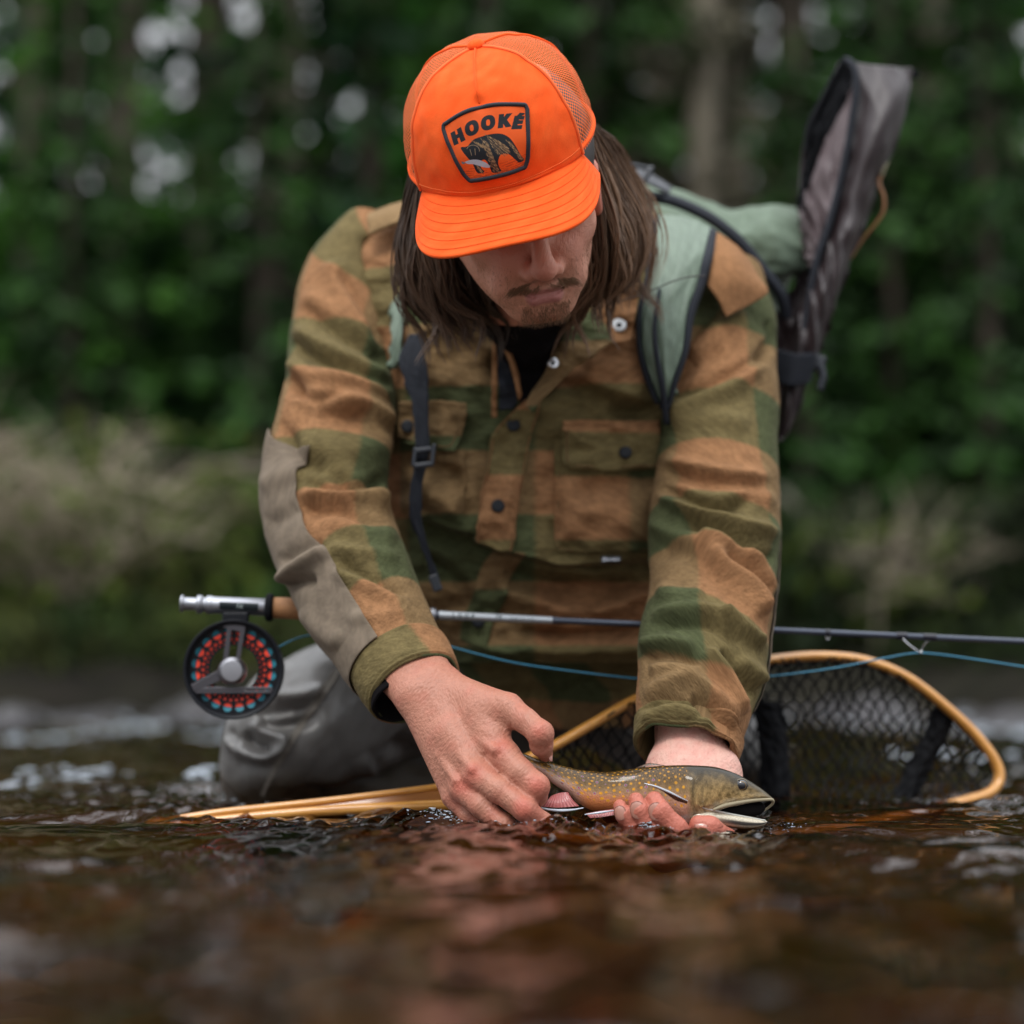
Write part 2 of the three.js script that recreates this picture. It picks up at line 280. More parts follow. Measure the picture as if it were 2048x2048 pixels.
// ---------------------------------------------------------------- river: ground, water, foam, stones
const bankZ = (x) => -9.3 + 0.7 * noise(x * 0.16, 3.3, 0) + 0.25 * noise(x * 0.7, 1.3, 0);
function groundHeight(x, z) {
  const far = bankZ(x) - z, near = z - 3.5;
  let h = -0.27 + 0.03 * fbm(x * 0.8, 2.2, z * 0.8, 3);
  if (far > -1.2) { const s = far + 1.2; h += 0.3 * sstep(0, 1.4, s) + (s > 1 ? 0.23 * (1 - Math.exp(-(s - 1) * 0.9)) * 2.2 + Math.max(0, s - 2) * 0.06 + Math.max(0, s - 9) * 0.08 : 0) + 0.12 * fbm(x * 0.6, 0, z * 0.6, 3) * sstep(0.8, 3, s); }
  if (near > 0) h += 0.5 * sstep(0, 2, near) + 0.1 * fbm(x * 0.6, 5, z * 0.6, 3);
  return Math.min(h, 6 + 1 * noise(x * 0.05, 0, z * 0.05));
}
function spaced(list) { const o = []; for (const [a, b, n] of list) for (let i = 0; i < n; i++) o.push(a + (b - a) * i / n); o.push(list[list.length - 1][1]); return o; }
function fieldGrid(xs, zs, heightAt) {
  const w = xs.length, g = grid(w - 1, zs.length - 1, (u, v, i, j) => V(xs[i], heightAt(xs[i], zs[j]), zs[j]), (u, v, p) => [p.x, p.z], true);
  return g;
}
const cobbleCells = (() => {
  const hash = (i, j) => { const r = seeded(i * 7349 + j * 9151 + 11); return [r(), r(), r()]; };
  const cache = new Map(), cell = (i, j) => { const k = i * 5003 + j; if (!cache.has(k)) cache.set(k, hash(i, j)); return cache.get(k); };
  return (x, z, s) => {
    const X = x / s, Z = z / s, i0 = Math.floor(X), j0 = Math.floor(Z); let a = 9, b = 9, id = 0;
    for (let j = -1; j <= 1; j++) for (let i = -1; i <= 1; i++) { const c = cell(i0 + i, j0 + j), d = Math.hypot(i0 + i + c[0] - X, j0 + j + c[1] - Z); if (d < a) { b = a; a = d; id = c[2]; } else if (d < b) b = d; }
    return [a, b, id];
  };
})();
{
  const xs = spaced([[-120, -12, 24], [-12, -1.6, 60], [-1.6, 1.6, 130], [1.6, 12, 60], [12, 120, 24]]), zs = spaced([[-130, -40, 24], [-40, -12, 60], [-12, -4.4, 90], [-4.4, -0.3, 170], [-0.3, 4, 30], [4, 60, 16]]);
  const cobbled = (x, z) => { const w = (z > bankZ(x) - 0.8 && z < 4 ? 1 : 0), [a, b] = cobbleCells(x, z, 0.16); return groundHeight(x, z) + w * 0.055 * Math.sqrt(clamp((b - a) * 1.6, 0, 1)); };
  const g = paint(fieldGrid(xs, zs, cobbled), (x, y, z) => {
    const n = 0.5 + 0.5 * fbm(x * 2, y, z * 2, 3);
    if (y < -0.03 && z < 4.4) { const [a, b, id] = cobbleCells(x, z, 0.16), k = 0.45 + 0.9 * id, gap = 0.35 + 0.65 * clamp((b - a) * 4, 0, 1); return tone(mix3([0.165, 0.098, 0.03], id > 0.6 ? [0.06, 0.053, 0.042] : [0.08, 0.038, 0.013], n), k * gap); }
    if (y < 0.32 && z < 0) return tone(mix3([0.018, 0.014, 0.011], [0.016, 0.017, 0.008], n), 0.6 + 0.5 * noise(x * 5, y * 9, z * 5));
    return mix3([0.045, 0.05, 0.016], [0.1, 0.075, 0.038], n);
  });
  structure('ground', g, phys({ vertexColors: true, color: [1, 1, 1], roughness: 1, specularIntensity: 0.3 }), 'brown cobbled river bed rising to a mossy far bank');
}
// the surface: broad swell, cross ripples and small chop, stronger round what stands in the water
const breaks = [[-0.33, -2.56, 0.16], [-0.3, -2.3, 0.12], [-0.05, -2.13, 0.12], [0.13, -2.12, 0.14], [0.55, -2.56, 0.14], [-0.45, -2.7, 0.12]];
function waterHeight(x, z) {
  const wx = x + 0.08 * noise(x * 2.3, 4, z * 2.3), wz = z + 0.08 * noise(x * 2.1, 9, z * 2.1), far = sstep(2.4, 7, -z);
  let chop = 1.25 + 0.8 * noise(x * 1.1, 7, z * 0.8) + 0.6 * far;
  for (const [bx, bz, r] of breaks) chop += 0.9 * Math.exp(-((x - bx) ** 2 + (z - bz) ** 2) / (r * r));
  const near = sstep(0.5, 1.9, -z);
  const ridge = (f, s) => { const k = noise(wx * f, s, wz * f * 0.9); return 1 - 2 * Math.abs(k); };
  let h = 0.0085 * noise(wx * 2.1, 1, wz * 2.6) + 0.0062 * noise(wx * 5.5, 2, wz * 6.5) + chop * (0.0018 * noise(wx * 15, 3, wz * 13) + near * (0.0014 * ridge(15, 5) + 0.0012 * noise(wx * 30, 6, wz * 27) + 0.0005 * noise(wx * 62, 8, wz * 50)));
  h += far * 0.045 * Math.max(0, fbm(wx * 1.1, 13, wz * 1.6, 3));
  for (const [bx, bz, r] of breaks) { const e = Math.hypot(x - bx, (z - bz) * 0.8); if (e < 0.5) h += 0.0016 * Math.sin(e * 190 + 4 * noise(x * 9, 5, z * 9)) * Math.exp(-(((e - r * 0.55) / 0.1) ** 2)); }
  return h - 0.001;
}
{
  const xs = spaced([[-120, -10, 16], [-10, -2, 60], [-2, -0.85, 90], [-0.85, 0.85, 330], [0.85, 2, 90], [2, 10, 60], [10, 120, 16]]), zs = spaced([[-11.5, -6, 90], [-6, -3, 150], [-3, -1.7, 170], [-1.7, -0.5, 130], [-0.5, 4.5, 40]]);
  const m = structure('water', fieldGrid(xs, zs, waterHeight), phys({ color: [0.42, 0.285, 0.12], roughness: 0.03, transmission: 1, thickness: 0, ior: 1.333 }), 'dark brown rippled river water flowing in front of the man');
  m.castShadow = false;
}
{ // foam: strands of bubbles where hands and knee break the surface, and broken white water on the far riffle
  const g = [], ball = new THREE.IcosahedronGeometry(1, 1), r = seeded(4), R = seeded(41);
  const cluster = (px, py, d, sx, sz, n, size) => { const c = at(px, py, d); for (let i = 0; i < n; i++) { const a = (r() + r() + r() - 1.5) * 1.1, b = (r() + r() + r() - 1.5) * 1.1, s = size * (0.35 + r() * r() * 1.1), x = c.x + a * sx, z = c.z + b * sz + 0.12 * a * sx; g.push(placed(ball, V(x, waterHeight(x, z) + s * 0.05, z), undefined, V(s * (1 + 3 * r() * r()), s * 0.6, s * 1.5))); } };
  cluster(905, 1640, 2.13, 0.0336, 0.0345, 223, 0.00090);
  cluster(945, 1632, 2.14, 0.0252, 0.0230, 111, 0.00076);
  cluster(1052, 1645, 2.1, 0.0378, 0.0230, 243, 0.00083);
  cluster(1080, 1650, 2.07, 0.0252, 0.0230, 93, 0.00069);
  cluster(1288, 1646, 2.085, 0.0101, 0.0069, 64, 0.00069); cluster(1325, 1650, 2.08, 0.0118, 0.0069, 74, 0.00069);
  cluster(470, 1600, 2.58, 0.0252, 0.0575, 111, 0.00104); cluster(700, 1610, 2.4, 0.0420, 0.0345, 55, 0.00069);
  cluster(1560, 1650, 2.12, 0.0252, 0.0230, 46, 0.00062); cluster(1900, 1606, 2.55, 0.0504, 0.0345, 74, 0.00087);
  const white = (px, py, d, sx, sz, n, size) => { const c = at(px, py, d); for (let i = 0; i < n; i++) { const a = (R() + R() - 1), b = (R() + R() - 1), s = size * (0.3 + R()), x = c.x + a * sx, z = c.z + b * sz; g.push(placed(ball, V(x, waterHeight(x, z) + 0.01 * R(), z), undefined, V(s * 1.6, s * 0.6, s))); } };
  for (const [x, y, d, sx, n, s] of [[270, 1470, 6, 0.11, 60, 0.011], [90, 1490, 5.2, 0.2, 60, 0.012], [395, 1562, 3.1, 0.03, 50, 0.007], [150, 1548, 3.4, 0.1, 50, 0.008], [30, 1565, 3.1, 0.06, 30, 0.007], [420, 1480, 5.6, 0.16, 50, 0.012], [1960, 1470, 6, 0.2, 60, 0.014], [2020, 1440, 8, 0.3, 60, 0.02], [1900, 1520, 4, 0.12, 40, 0.009], [550, 1470, 6, 0.2, 40, 0.012], [200, 1455, 7, 0.5, 80, 0.013], [1700, 1455, 7, 0.5, 60, 0.013]]) white(x, y, d, sx, sx * 1.5, Math.round(n * 0.45), s * 0.7);
  stuff('foam', new THREE.Mesh(joined(g), M.foam), 'white foam and bubbles on the brown water');
}
function boulder(seed) {
  const g = new THREE.IcosahedronGeometry(1, 5), p = g.attributes.position, n3 = createNoise3D(seeded(seed));
  for (let i = 0; i < p.count; i++) { const v = V().fromBufferAttribute(p, i), k = 1 + 0.28 * n3(v.x * 0.9, v.y * 0.9, v.z * 0.9) + 0.1 * n3(v.x * 3, v.y * 3, v.z * 3); p.setXYZ(i, v.x * k, v.y * k * 0.6, v.z * k); }
  const o = mergeVertices(g.deleteAttribute('normal').deleteAttribute('uv')); o.computeVertexNormals();
  return paint(o, (x, y, z) => { const k = 0.8 + 0.5 * n3(x * 2, y * 2, z * 2); return tone([0.034, 0.03, 0.032], k); });
}
{
  const mat = std({ vertexColors: true, color: [1, 1, 1], roughness: 0.45 }), kinds = [1, 2, 3, 4].map((s) => boulder(s * 13)), r = seeded(15);
  const spots = [[60, 1425, 8.6], [230, 1430, 8.8], [330, 1442, 8.1], [480, 1428, 8.9], [590, 1440, 8.4], [150, 1455, 7], [1580, 1430, 8.7], [1700, 1428, 9], [1830, 1425, 8.9], [1930, 1430, 8.3], [2030, 1440, 8], [400, 1450, 7.4], [1760, 1452, 7.4], [20, 1462, 6.6], [1990, 1478, 6.2]];
  spots.forEach(([x, y, d], i) => {
    const p = at(x, y, d), s = 0.1 + 0.13 * r(), m = mesh('boulder', kinds[i % 4], mat);
    m.position.set(p.x, -0.03, p.z); m.rotation.y = r() * 6; m.scale.set(s * (1 + r() * 0.6), s * (0.7 + 0.4 * r()), s);
    m.userData = { label: 'grey wet boulder blurred in the shallows before the far bank', category: 'boulder', group: 'boulders before the far bank' };
  });
}

// ---------------------------------------------------------------- forest on the far bank
function sprays(list) {   // each spray: two crossed, folded leaf blades
  const pos = [], col = [], nor = [];
  for (const [p, dir, size, rgb, r] of list) {
    const d = dir.clone().normalize(), side = V().crossVectors(d, V(r() - 0.5, 1, r() - 0.5)).normalize(), up = V().crossVectors(side, d);
    for (const [w, tilt] of [[0.34, 0.16], [0.2, -0.4]]) {
      const a = p, b = p.clone().addScaledVector(d, size * 0.55).addScaledVector(side, size * w).addScaledVector(up, size * tilt), c = p.clone().addScaledVector(d, size), e = p.clone().addScaledVector(d, size * 0.5).addScaledVector(side, -size * w).addScaledVector(up, size * tilt * 0.6);
      for (const t of [[a, b, c], [a, c, e]]) { const n = V().crossVectors(t[1].clone().sub(t[0]), t[2].clone().sub(t[0])).normalize(); if (n.y < 0) n.negate(); for (const q of t) { pos.push(q.x, q.y, q.z); nor.push(n.x, n.y, n.z); col.push(...rgb); } }
    }
  }
  const g = new THREE.BufferGeometry(); g.setAttribute('position', new THREE.Float32BufferAttribute(pos, 3)); g.setAttribute('normal', new THREE.Float32BufferAttribute(nor, 3)); g.setAttribute('color', new THREE.Float32BufferAttribute(col, 3)); g.computeVertexNormals();
  return g;
}
const leafMat = phys({ vertexColors: true, color: [1, 1, 1], roughness: 1, specularIntensity: 0.3, transmission: 0.42, thickness: 0, side: THREE.DoubleSide });
const barkMat = std({ map: mottle([0.075, 0.06, 0.045], 0.4, 12), roughness: 0.95 }), greyBark = std({ map: mottle([0.23, 0.2, 0.15], 0.3, 12), roughness: 0.95 });
function conifer(seed, h, spread, density, dark, light, thin) {
  const r = seeded(seed), list = [], lean = V((r() - 0.5) * 0.3, 0, (r() - 0.5) * 0.3);
  for (let y = h * 0.05; y < h * 0.99; y += 0.2) {
    const t = y / h, reach = spread * Math.pow(1 - t, 0.75) * (0.75 + 0.4 * r()), n = 7;
    for (let b = 0; b < n; b++) {
      if (r() > density * lerp(1, thin, sstep(2, 3.4, y))) continue;
      const a = r() * 6.283, len = reach * (0.6 + 0.5 * r()), shade = r();
      for (let s = 0.25; s <= 1.02; s += Math.max(0.045, 0.065 / len)) {
        const droop = -0.22 * s * s * len + (r() - 0.5) * 0.12, p = V(Math.cos(a) * len * s, y + droop, Math.sin(a) * len * s).addScaledVector(lean, t).add(V((r() - 0.5) * 0.25, 0, (r() - 0.5) * 0.25));
        const k = clamp(0.1 + 0.3 * shade * s + 0.25 * r() * s + 0.25 * sstep(0.55, 1, s), 0, 1);  // inner crown shade painted in: sprays darker near the trunk, lighter outside
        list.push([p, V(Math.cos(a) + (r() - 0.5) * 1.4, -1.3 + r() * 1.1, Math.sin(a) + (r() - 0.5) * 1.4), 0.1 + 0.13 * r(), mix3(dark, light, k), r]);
      }
    }
  }
  const trunk = bar([V(0, -0.4, 0), V(0, h * 0.4, 0).addScaledVector(lean, 0.4), V(0, h, 0).add(lean)], (t) => 0.03 + (0.012 * h) * (1 - t), { sides: 8, steps: 12, caps: false });
  return { crown: sprays(list), trunk };
}
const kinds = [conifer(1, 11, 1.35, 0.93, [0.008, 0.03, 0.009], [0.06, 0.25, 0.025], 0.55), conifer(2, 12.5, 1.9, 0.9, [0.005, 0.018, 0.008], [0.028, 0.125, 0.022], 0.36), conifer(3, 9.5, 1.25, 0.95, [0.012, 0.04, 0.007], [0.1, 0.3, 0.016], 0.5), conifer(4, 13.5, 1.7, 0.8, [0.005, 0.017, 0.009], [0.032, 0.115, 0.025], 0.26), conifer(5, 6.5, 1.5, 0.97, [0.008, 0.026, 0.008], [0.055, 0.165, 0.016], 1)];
const treeThings = kinds.map(() => null);
function plantTree(k, x, z, scale, turn) {
  let t = treeThings[k];
  const label = ['vivid green spruce blurred behind the man on the far bank', 'tall dark green spruce blurred behind the man on the far bank', 'yellow green young spruce blurred behind the man on the far bank', 'thin crowned tall spruce letting the sky through on the far bank', 'short bushy green fir at the edge of the far bank'][k];
  const group = ['vivid green spruces of the far bank', 'tall dark spruces of the far bank', 'yellow green spruces of the far bank', 'thin spruces of the far bank', 'short firs of the far bank'][k];
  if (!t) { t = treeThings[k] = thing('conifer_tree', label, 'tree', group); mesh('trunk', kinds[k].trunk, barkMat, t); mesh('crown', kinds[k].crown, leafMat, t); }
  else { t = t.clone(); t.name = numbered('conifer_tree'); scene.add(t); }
  t.position.set(x, groundHeight(x, z) - 0.1, z); t.rotation.y = turn; t.scale.set(scale, scale * (0.94 + 0.1 * rnd()), scale);
}
{
  const r = seeded(23), spot = (px, d) => (px - 1024) / FOCAL * d;
  for (const [k, px, d, s] of [
    [3, 60, 14, 1], [2, 240, 13.2, 0.95], [3, 420, 15.5, 1.05], [3, 560, 13.6, 1], [2, 760, 15, 1], [1, 880, 17, 1], [0, 1040, 14.5, 1.05], [4, 1180, 13.5, 0.95], [1, 1240, 18, 1.05], [3, 1580, 15.5, 1], [2, 1740, 14.4, 0.9], [3, 1880, 13.6, 1], [1, 2020, 15, 1.1], [4, 130, 12.2, 0.6], [4, 1800, 12.6, 0.75], [4, 1620, 12.4, 0.6], [4, 520, 12.4, 0.65], [4, 960, 12.8, 0.8], [4, 1990, 12.2, 0.7],
    [3, 215, 20, 1], [1, 380, 21, 1.1], [3, 640, 20, 1.05], [0, 720, 20, 1.2], [3, 840, 22, 1.1], [1, 1010, 21, 1.15], [3, 1150, 23, 1], [0, 1340, 22, 1.1], [3, 1440, 24, 1], [1, 1620, 21, 1.1], [3, 1700, 23, 1.05], [1, 1960, 21, 1.1], [0, 0, 22, 1.15], [2, 1400, 19.5, 0.8], [-1]]) if (k >= 0) plantTree(k, spot(px, d), -d, s, r() * 6);
  for (let i = 0; i < 13; i++) { const d = 25 + r() * 9, px = -150 + 2350 * ((i + r()) / 13); if ([110, 300, 528, 1280, 1530, 1850].some((q) => Math.abs(q - px) < 60)) continue; plantTree([1, 3, 0, 3, 1][i % 5], spot(px, d), -d, 0.45 + 0.12 * r(), r() * 6); }
  // outside the frame on both sides, so that a step aside still looks into forest
  for (let i = 0; i < 14; i++) { const d = 14 + r() * 12, side = i % 2 ? 1 : -1, px = 1024 + side * (1150 + r() * 1300); plantTree([0, 1, 2, 1, 3][i % 5], spot(px, d), -d, 1, r() * 6); }
  // bushy undergrowth of the slope behind: one mass
  const blade = sprays(Array.from({ length: 80 }, () => [V((r() - 0.5) * 0.8, r() * 0.6, (r() - 0.5) * 0.8), V(r() - 0.5, 0.2 + r() * 0.7, r() - 0.5), 0.09 + 0.13 * r(), mix3([0.02, 0.05, 0.01], [0.07, 0.15, 0.025], r()), r]));
  const n = 9200, im = new THREE.InstancedMesh(blade, leafMat, n), o = new THREE.Object3D(), c = new THREE.Color();
  for (let i = 0; i < n; i++) {
    const x0 = (r() - 0.5) * 2, q = r(), z = i < 2200 ? bankZ(x0 * 8) - 0.25 - 1.7 * q : -10.6 - 39 * Math.pow(q, 1.7), x = i < 2200 ? x0 * 8 : x0 * (4 + -z * 0.42);
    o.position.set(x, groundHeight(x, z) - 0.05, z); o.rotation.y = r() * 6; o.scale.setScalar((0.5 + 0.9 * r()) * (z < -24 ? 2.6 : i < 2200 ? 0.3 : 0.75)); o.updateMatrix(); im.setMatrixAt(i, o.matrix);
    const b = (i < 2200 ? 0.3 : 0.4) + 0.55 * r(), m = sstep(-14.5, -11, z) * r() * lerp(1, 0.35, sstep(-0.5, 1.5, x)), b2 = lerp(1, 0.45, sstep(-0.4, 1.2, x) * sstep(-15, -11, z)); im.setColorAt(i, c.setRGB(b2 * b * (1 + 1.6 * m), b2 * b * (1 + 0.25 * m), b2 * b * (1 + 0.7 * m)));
  }
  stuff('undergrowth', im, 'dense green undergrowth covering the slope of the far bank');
}
// bare, lichen-grey growth: arching shrubs at the water's edge on the left, a pale dead spruce behind the right shoulder
function twigs(seed, stems, height, spread, arch, thick) {
  const r = seeded(seed), parts = [];
  for (let s = 0; s < stems; s++) {
    const a = r() * 6.283, h = height * (0.55 + 0.6 * r()), w = spread * (0.4 + 0.8 * r()), pts = [];
    for (let i = 0; i <= 5; i++) { const t = i / 5; pts.push(V(Math.cos(a) * w * t ** 1.3 + (r() - 0.5) * 0.06, h * (t - arch * t * t * t), Math.sin(a) * w * t ** 1.3 + (r() - 0.5) * 0.06)); }
    parts.push(bar(pts, (t) => thick * (1 - 0.8 * t), { sides: 5, steps: 8, caps: false }));
    for (let b = 0; b < 12; b++) { const q = new THREE.CatmullRomCurve3(pts).getPoint(0.25 + 0.75 * r()), l = 0.15 + 0.3 * r(), d = V(r() - 0.5, r() * 0.6 - 0.15, r() - 0.5).normalize(); parts.push(bar([q, q.clone().addScaledVector(d, l * 0.5).add(V(0, 0.02, 0)), q.clone().addScaledVector(d, l)], (t) => thick * 0.4 * (1 - 0.7 * t), { sides: 4, steps: 3, caps: false })); }
  }
  return joined(parts);
}
{
  const pale = std({ map: mottle([0.34, 0.29, 0.21], 0.25, 10), roughness: 0.95 }), olive = std({ color: [0.17, 0.15, 0.075], roughness: 0.9 }), r = seeded(88);
  [[140, 10.2, 'arching bare beige shrub leaning over the water at the left edge', 61, 30, 1.5, 1.1, 0.55, 0.016, pale], [-60, 10.4, 'tangled bare olive brown shrub at the far left of the bank', 62, 34, 1.2, 0.9, 0.4, 0.013, olive], [330, 10.6, 'small bare olive shrub left of the fishing reel', 63, 26, 0.95, 0.7, 0.4, 0.012, olive], [1730, 10.6, 'grey bare shrub on the bank beyond the landing net', 64, 20, 0.9, 0.6, 0.4, 0.013, pale], [520, 10.8, 'low brown bare shrub behind the reel on the bank', 65, 24, 0.7, 0.6, 0.35, 0.011, olive]].forEach(([px, d, label, seed, n, h, w, a, th, mat]) => {
    const x = (px - 1024) / FOCAL * d, t = thing('bare_shrub', label, 'shrub');
    mesh('branches', twigs(seed, n, h, w, a, th), mat, t);
    mesh('leaves', sprays(Array.from({ length: 260 }, () => [V((r() - 0.5) * w * 1.7, 0.1 + r() * h * 0.6, (r() - 0.5) * w * 1.2), V(r() - 0.5, r() * 0.6, r() - 0.5), 0.05 + 0.07 * r(), mix3([0.05, 0.075, 0.012], [0.14, 0.2, 0.025], r()), r])), leafMat, t);
    t.position.set(x, groundHeight(x, -d) - 0.05, -d);
  });
  [[1385, 13.4, 'pale dead spruce with lichen grey branches behind the right shoulder', 71], [1290, 15.2, 'second pale dead spruce standing just left of the lichen grey one', 72], [1460, 15.8, 'third pale dead spruce standing right of the lichen grey one, near the sheath', 73]].forEach(([px, d, label, seed]) => {
    const x = (px - 1024) / FOCAL * d, t = thing('dead_tree', label, 'tree'), q = seeded(seed), list = [], h = 9;
    mesh('trunk', bar([V(0, -0.4, 0), V(0.1, 4, 0), V(0.05, h, 0)], (u) => 0.13 - 0.09 * u, { sides: 9, steps: 14, caps: false }), greyBark, t);
    const br = [];
    for (let y = 0.6; y < h; y += 0.1) { const a = q() * 6.283, len = (0.55 + 0.5 * q()) * (1 - y / h * 0.6), e = V(Math.cos(a) * len, y - 0.1 - 0.2 * q(), Math.sin(a) * len); br.push(bar([V(0, y, 0), V(Math.cos(a) * len * 0.5, y + 0.04, Math.sin(a) * len * 0.5), e], (u) => 0.016 * (1 - 0.75 * u), { sides: 4, steps: 4, caps: false })); for (let s = 0; s < 17; s++) list.push([V(0, y, 0).lerp(e, 0.2 + 0.8 * q()).add(V(0, -0.05 * q(), 0)), V(q() - 0.5, -0.5 * q(), q() - 0.5), 0.08 + 0.12 * q(), mix3([0.09, 0.09, 0.06], [0.27, 0.245, 0.175], q()), q]); }
    mesh('branch', joined(br), greyBark, t); mesh('lichen', sprays(list), leafMat, t);
    t.position.set(x, groundHeight(x, -d), -d);
  });
  const x = (1690 - 1024) / FOCAL * 10.9, t = thing('fallen_trunk', 'grey leaning trunk slanting down to the bank right of the sleeve', 'trunk');
  const dull = std({ map: mottle([0.095, 0.085, 0.066], 0.3, 12), roughness: 0.95 });
  mesh('trunk', bar([V(0.26, 0, 0), V(0, 0.4, -0.2), V(-0.24, 0.85, -0.6)], (u) => 0.06 - 0.025 * u, { sides: 9, steps: 10 }), dull, t);
  mesh('branch', bar([V(-0.06, 0.52, -0.3), V(0.08, 0.7, -0.4), V(0.12, 0.82, -0.5)], (u) => 0.02 - 0.014 * u, { sides: 7 }), dull, t);
  t.position.set(x, groundHeight(x, -10.9) - 0.05, -10.9);
}
// ---------------------------------------------------------------- the angler
const man = thing('person', 'angler in an orange cap and checked wool jacket kneeling in the river holding a trout', 'person');
const turnOf = (z, x, y) => new THREE.Quaternion().setFromAxisAngle(V(0, 0, 1), z).multiply(new THREE.Quaternion().setFromAxisAngle(V(1, 0, 0), x)).multiply(new THREE.Quaternion().setFromAxisAngle(V(0, 1, 0), y));
const faceMatrix = new THREE.Matrix4().compose(V(0.0025, 0.6865, -2.175), turnOf(0.142, 0.585, 0.1), V(1.04, 1.04, 1.04));
const capTurn = new THREE.Quaternion().setFromAxisAngle(V(0, 0, 1), 0.1848).multiply(new THREE.Quaternion().setFromAxisAngle(V(0, 1, 0), -0.17)).multiply(new THREE.Quaternion().setFromAxisAngle(V(1, 0, 0), 0.6573));
const capMatrix = new THREE.Matrix4().compose(V(-0.010, 0.697, -2.17), capTurn, V(1.055, 1.055, 1.055));
const onFace = (x, y, z) => V(x, y, z).applyMatrix4(faceMatrix), onCap = (x, y, z) => V(x, y, z).applyMatrix4(capMatrix);

// -- head, in its own axes: y up, z towards the nose, origin inside the skull at the height of the cap's edge
const headField = (() => {
  const both = (f) => [f(-1), f(1)];
  const soft = [[ellipsoid(V(0, 0.01, -0.012), V(0.076, 0.086, 0.094)), 0.02], [ellipsoid(V(0, -0.06, 0.032), V(0.0625, 0.078, 0.058)), 0.03],
    ...both((s) => [capsule(V(s * 0.05, -0.085, -0.005), V(s * 0.018, -0.127, 0.062), 0.02, 0.0175), 0.03]), [capsule(V(-0.009, -0.128, 0.073), V(0.009, -0.128, 0.073), 0.0165, 0.0165), 0.02],
    ...both((s) => [capsule(V(s * 0.046, -0.056, 0.056), V(s * 0.03, -0.066, 0.073), 0.016, 0.013), 0.025]),
    ...both((s) => [capsule(V(s * 0.01, -0.026, 0.087), V(s * 0.05, -0.03, 0.062), 0.012, 0.012), 0.015]),
    [ellipsoid(V(0, -0.104, 0.076), V(0.033, 0.026, 0.0195)), 0.015],
    ...both((s) => [capsule(V(s * 0.023, -0.078, 0.083), V(s * 0.034, -0.105, 0.068), 0.012, 0.013), 0.018]),
    [capsule(V(0, -0.09, -0.035), V(0, -0.19, -0.085), 0.05, 0.046), 0.03]];
  const nose = [[capsule(V(0, -0.036, 0.089), V(0, -0.07, 0.111), 0.0078, 0.0105), 0.012], [ellipsoid(V(0, -0.0775, 0.1135), V(0.0122, 0.0105, 0.0125)), 0.008], ...both((s) => [ellipsoid(V(s * 0.0138, -0.0825, 0.1), V(0.0078, 0.0082, 0.0115)), 0.006])];
  const nostril = both((s) => ellipsoid(V(s * 0.0066, -0.0905, 0.1075), V(0.0034, 0.004, 0.005)));
  const socket = both((s) => ellipsoid(V(s * 0.031, -0.045, 0.094), V(0.018, 0.0115, 0.015))), lid = both((s) => ellipsoid(V(s * 0.031, -0.047, 0.0715), V(0.0145, 0.0125, 0.0125)));
  const upper = chain([[V(-0.0265, -0.1045, 0.0835), 0.0022], [V(-0.012, -0.1035, 0.0945), 0.0046], [V(-0.004, -0.102, 0.0965), 0.0042], [V(0.004, -0.102, 0.0965), 0.0042], [V(0.012, -0.1035, 0.0945), 0.0046], [V(0.0265, -0.1045, 0.0835), 0.0022]]);
  const lower = chain([[V(-0.025, -0.1075, 0.0835), 0.0022], [V(-0.011, -0.1135, 0.0935), 0.0056], [V(0.011, -0.1135, 0.0935), 0.0056], [V(0.025, -0.1075, 0.0835), 0.0022]]);
  const crease = chain([[V(-0.028, -0.105, 0.084), 0.0011], [V(-0.012, -0.1085, 0.0985), 0.0016], [V(0, -0.1075, 0.1005), 0.0016], [V(0.012, -0.1085, 0.0985), 0.0016], [V(0.028, -0.105, 0.084), 0.0011]]);
  const ears = both((s) => [ellipsoid(V(s * 0.08, -0.05, -0.014), V(0.0095, 0.031, 0.0185)), ellipsoid(V(s * 0.089, -0.05, -0.008), V(0.006, 0.02, 0.011))]);
  const smax = (a, b, k) => -smin(-a, -b, k);
  const f = (x, y, z) => {
    let d = 1; for (const [g, k] of soft) d = smin(d, g(x, y, z), k);
    if (z > 0.05) {
      for (const g of socket) d = smax(d, -g(x, y, z), 0.01);
      for (const g of lid) d = smin(d, g(x, y, z), 0.004);
      for (const [g, k] of nose) d = smin(d, g(x, y, z), k);
      for (const g of nostril) d = smax(d, -g(x, y, z), 0.003);
      d = smin(d, upper(x, y, z), 0.004); d = smin(d, lower(x, y, z), 0.004); d = smax(d, -crease(x, y, z), 0.0025);
    }
    if (Math.abs(x) > 0.06) for (const [a, b] of ears) { d = smin(d, a(x, y, z), 0.008); d = smax(d, -b(x, y, z), 0.006); }
    return d;
  };
  f.lips = (x, y, z) => Math.min(upper(x, y, z), lower(x, y, z));
  return f;
})();
const SKIN = [0.385, 0.165, 0.11], RED = [0.42, 0.118, 0.08], PALE = [0.62, 0.36, 0.29];
const headGeo = skinOf(headField, V(-0.1, -0.2, -0.115), V(0.1, 0.1, 0.135), 0.0027);
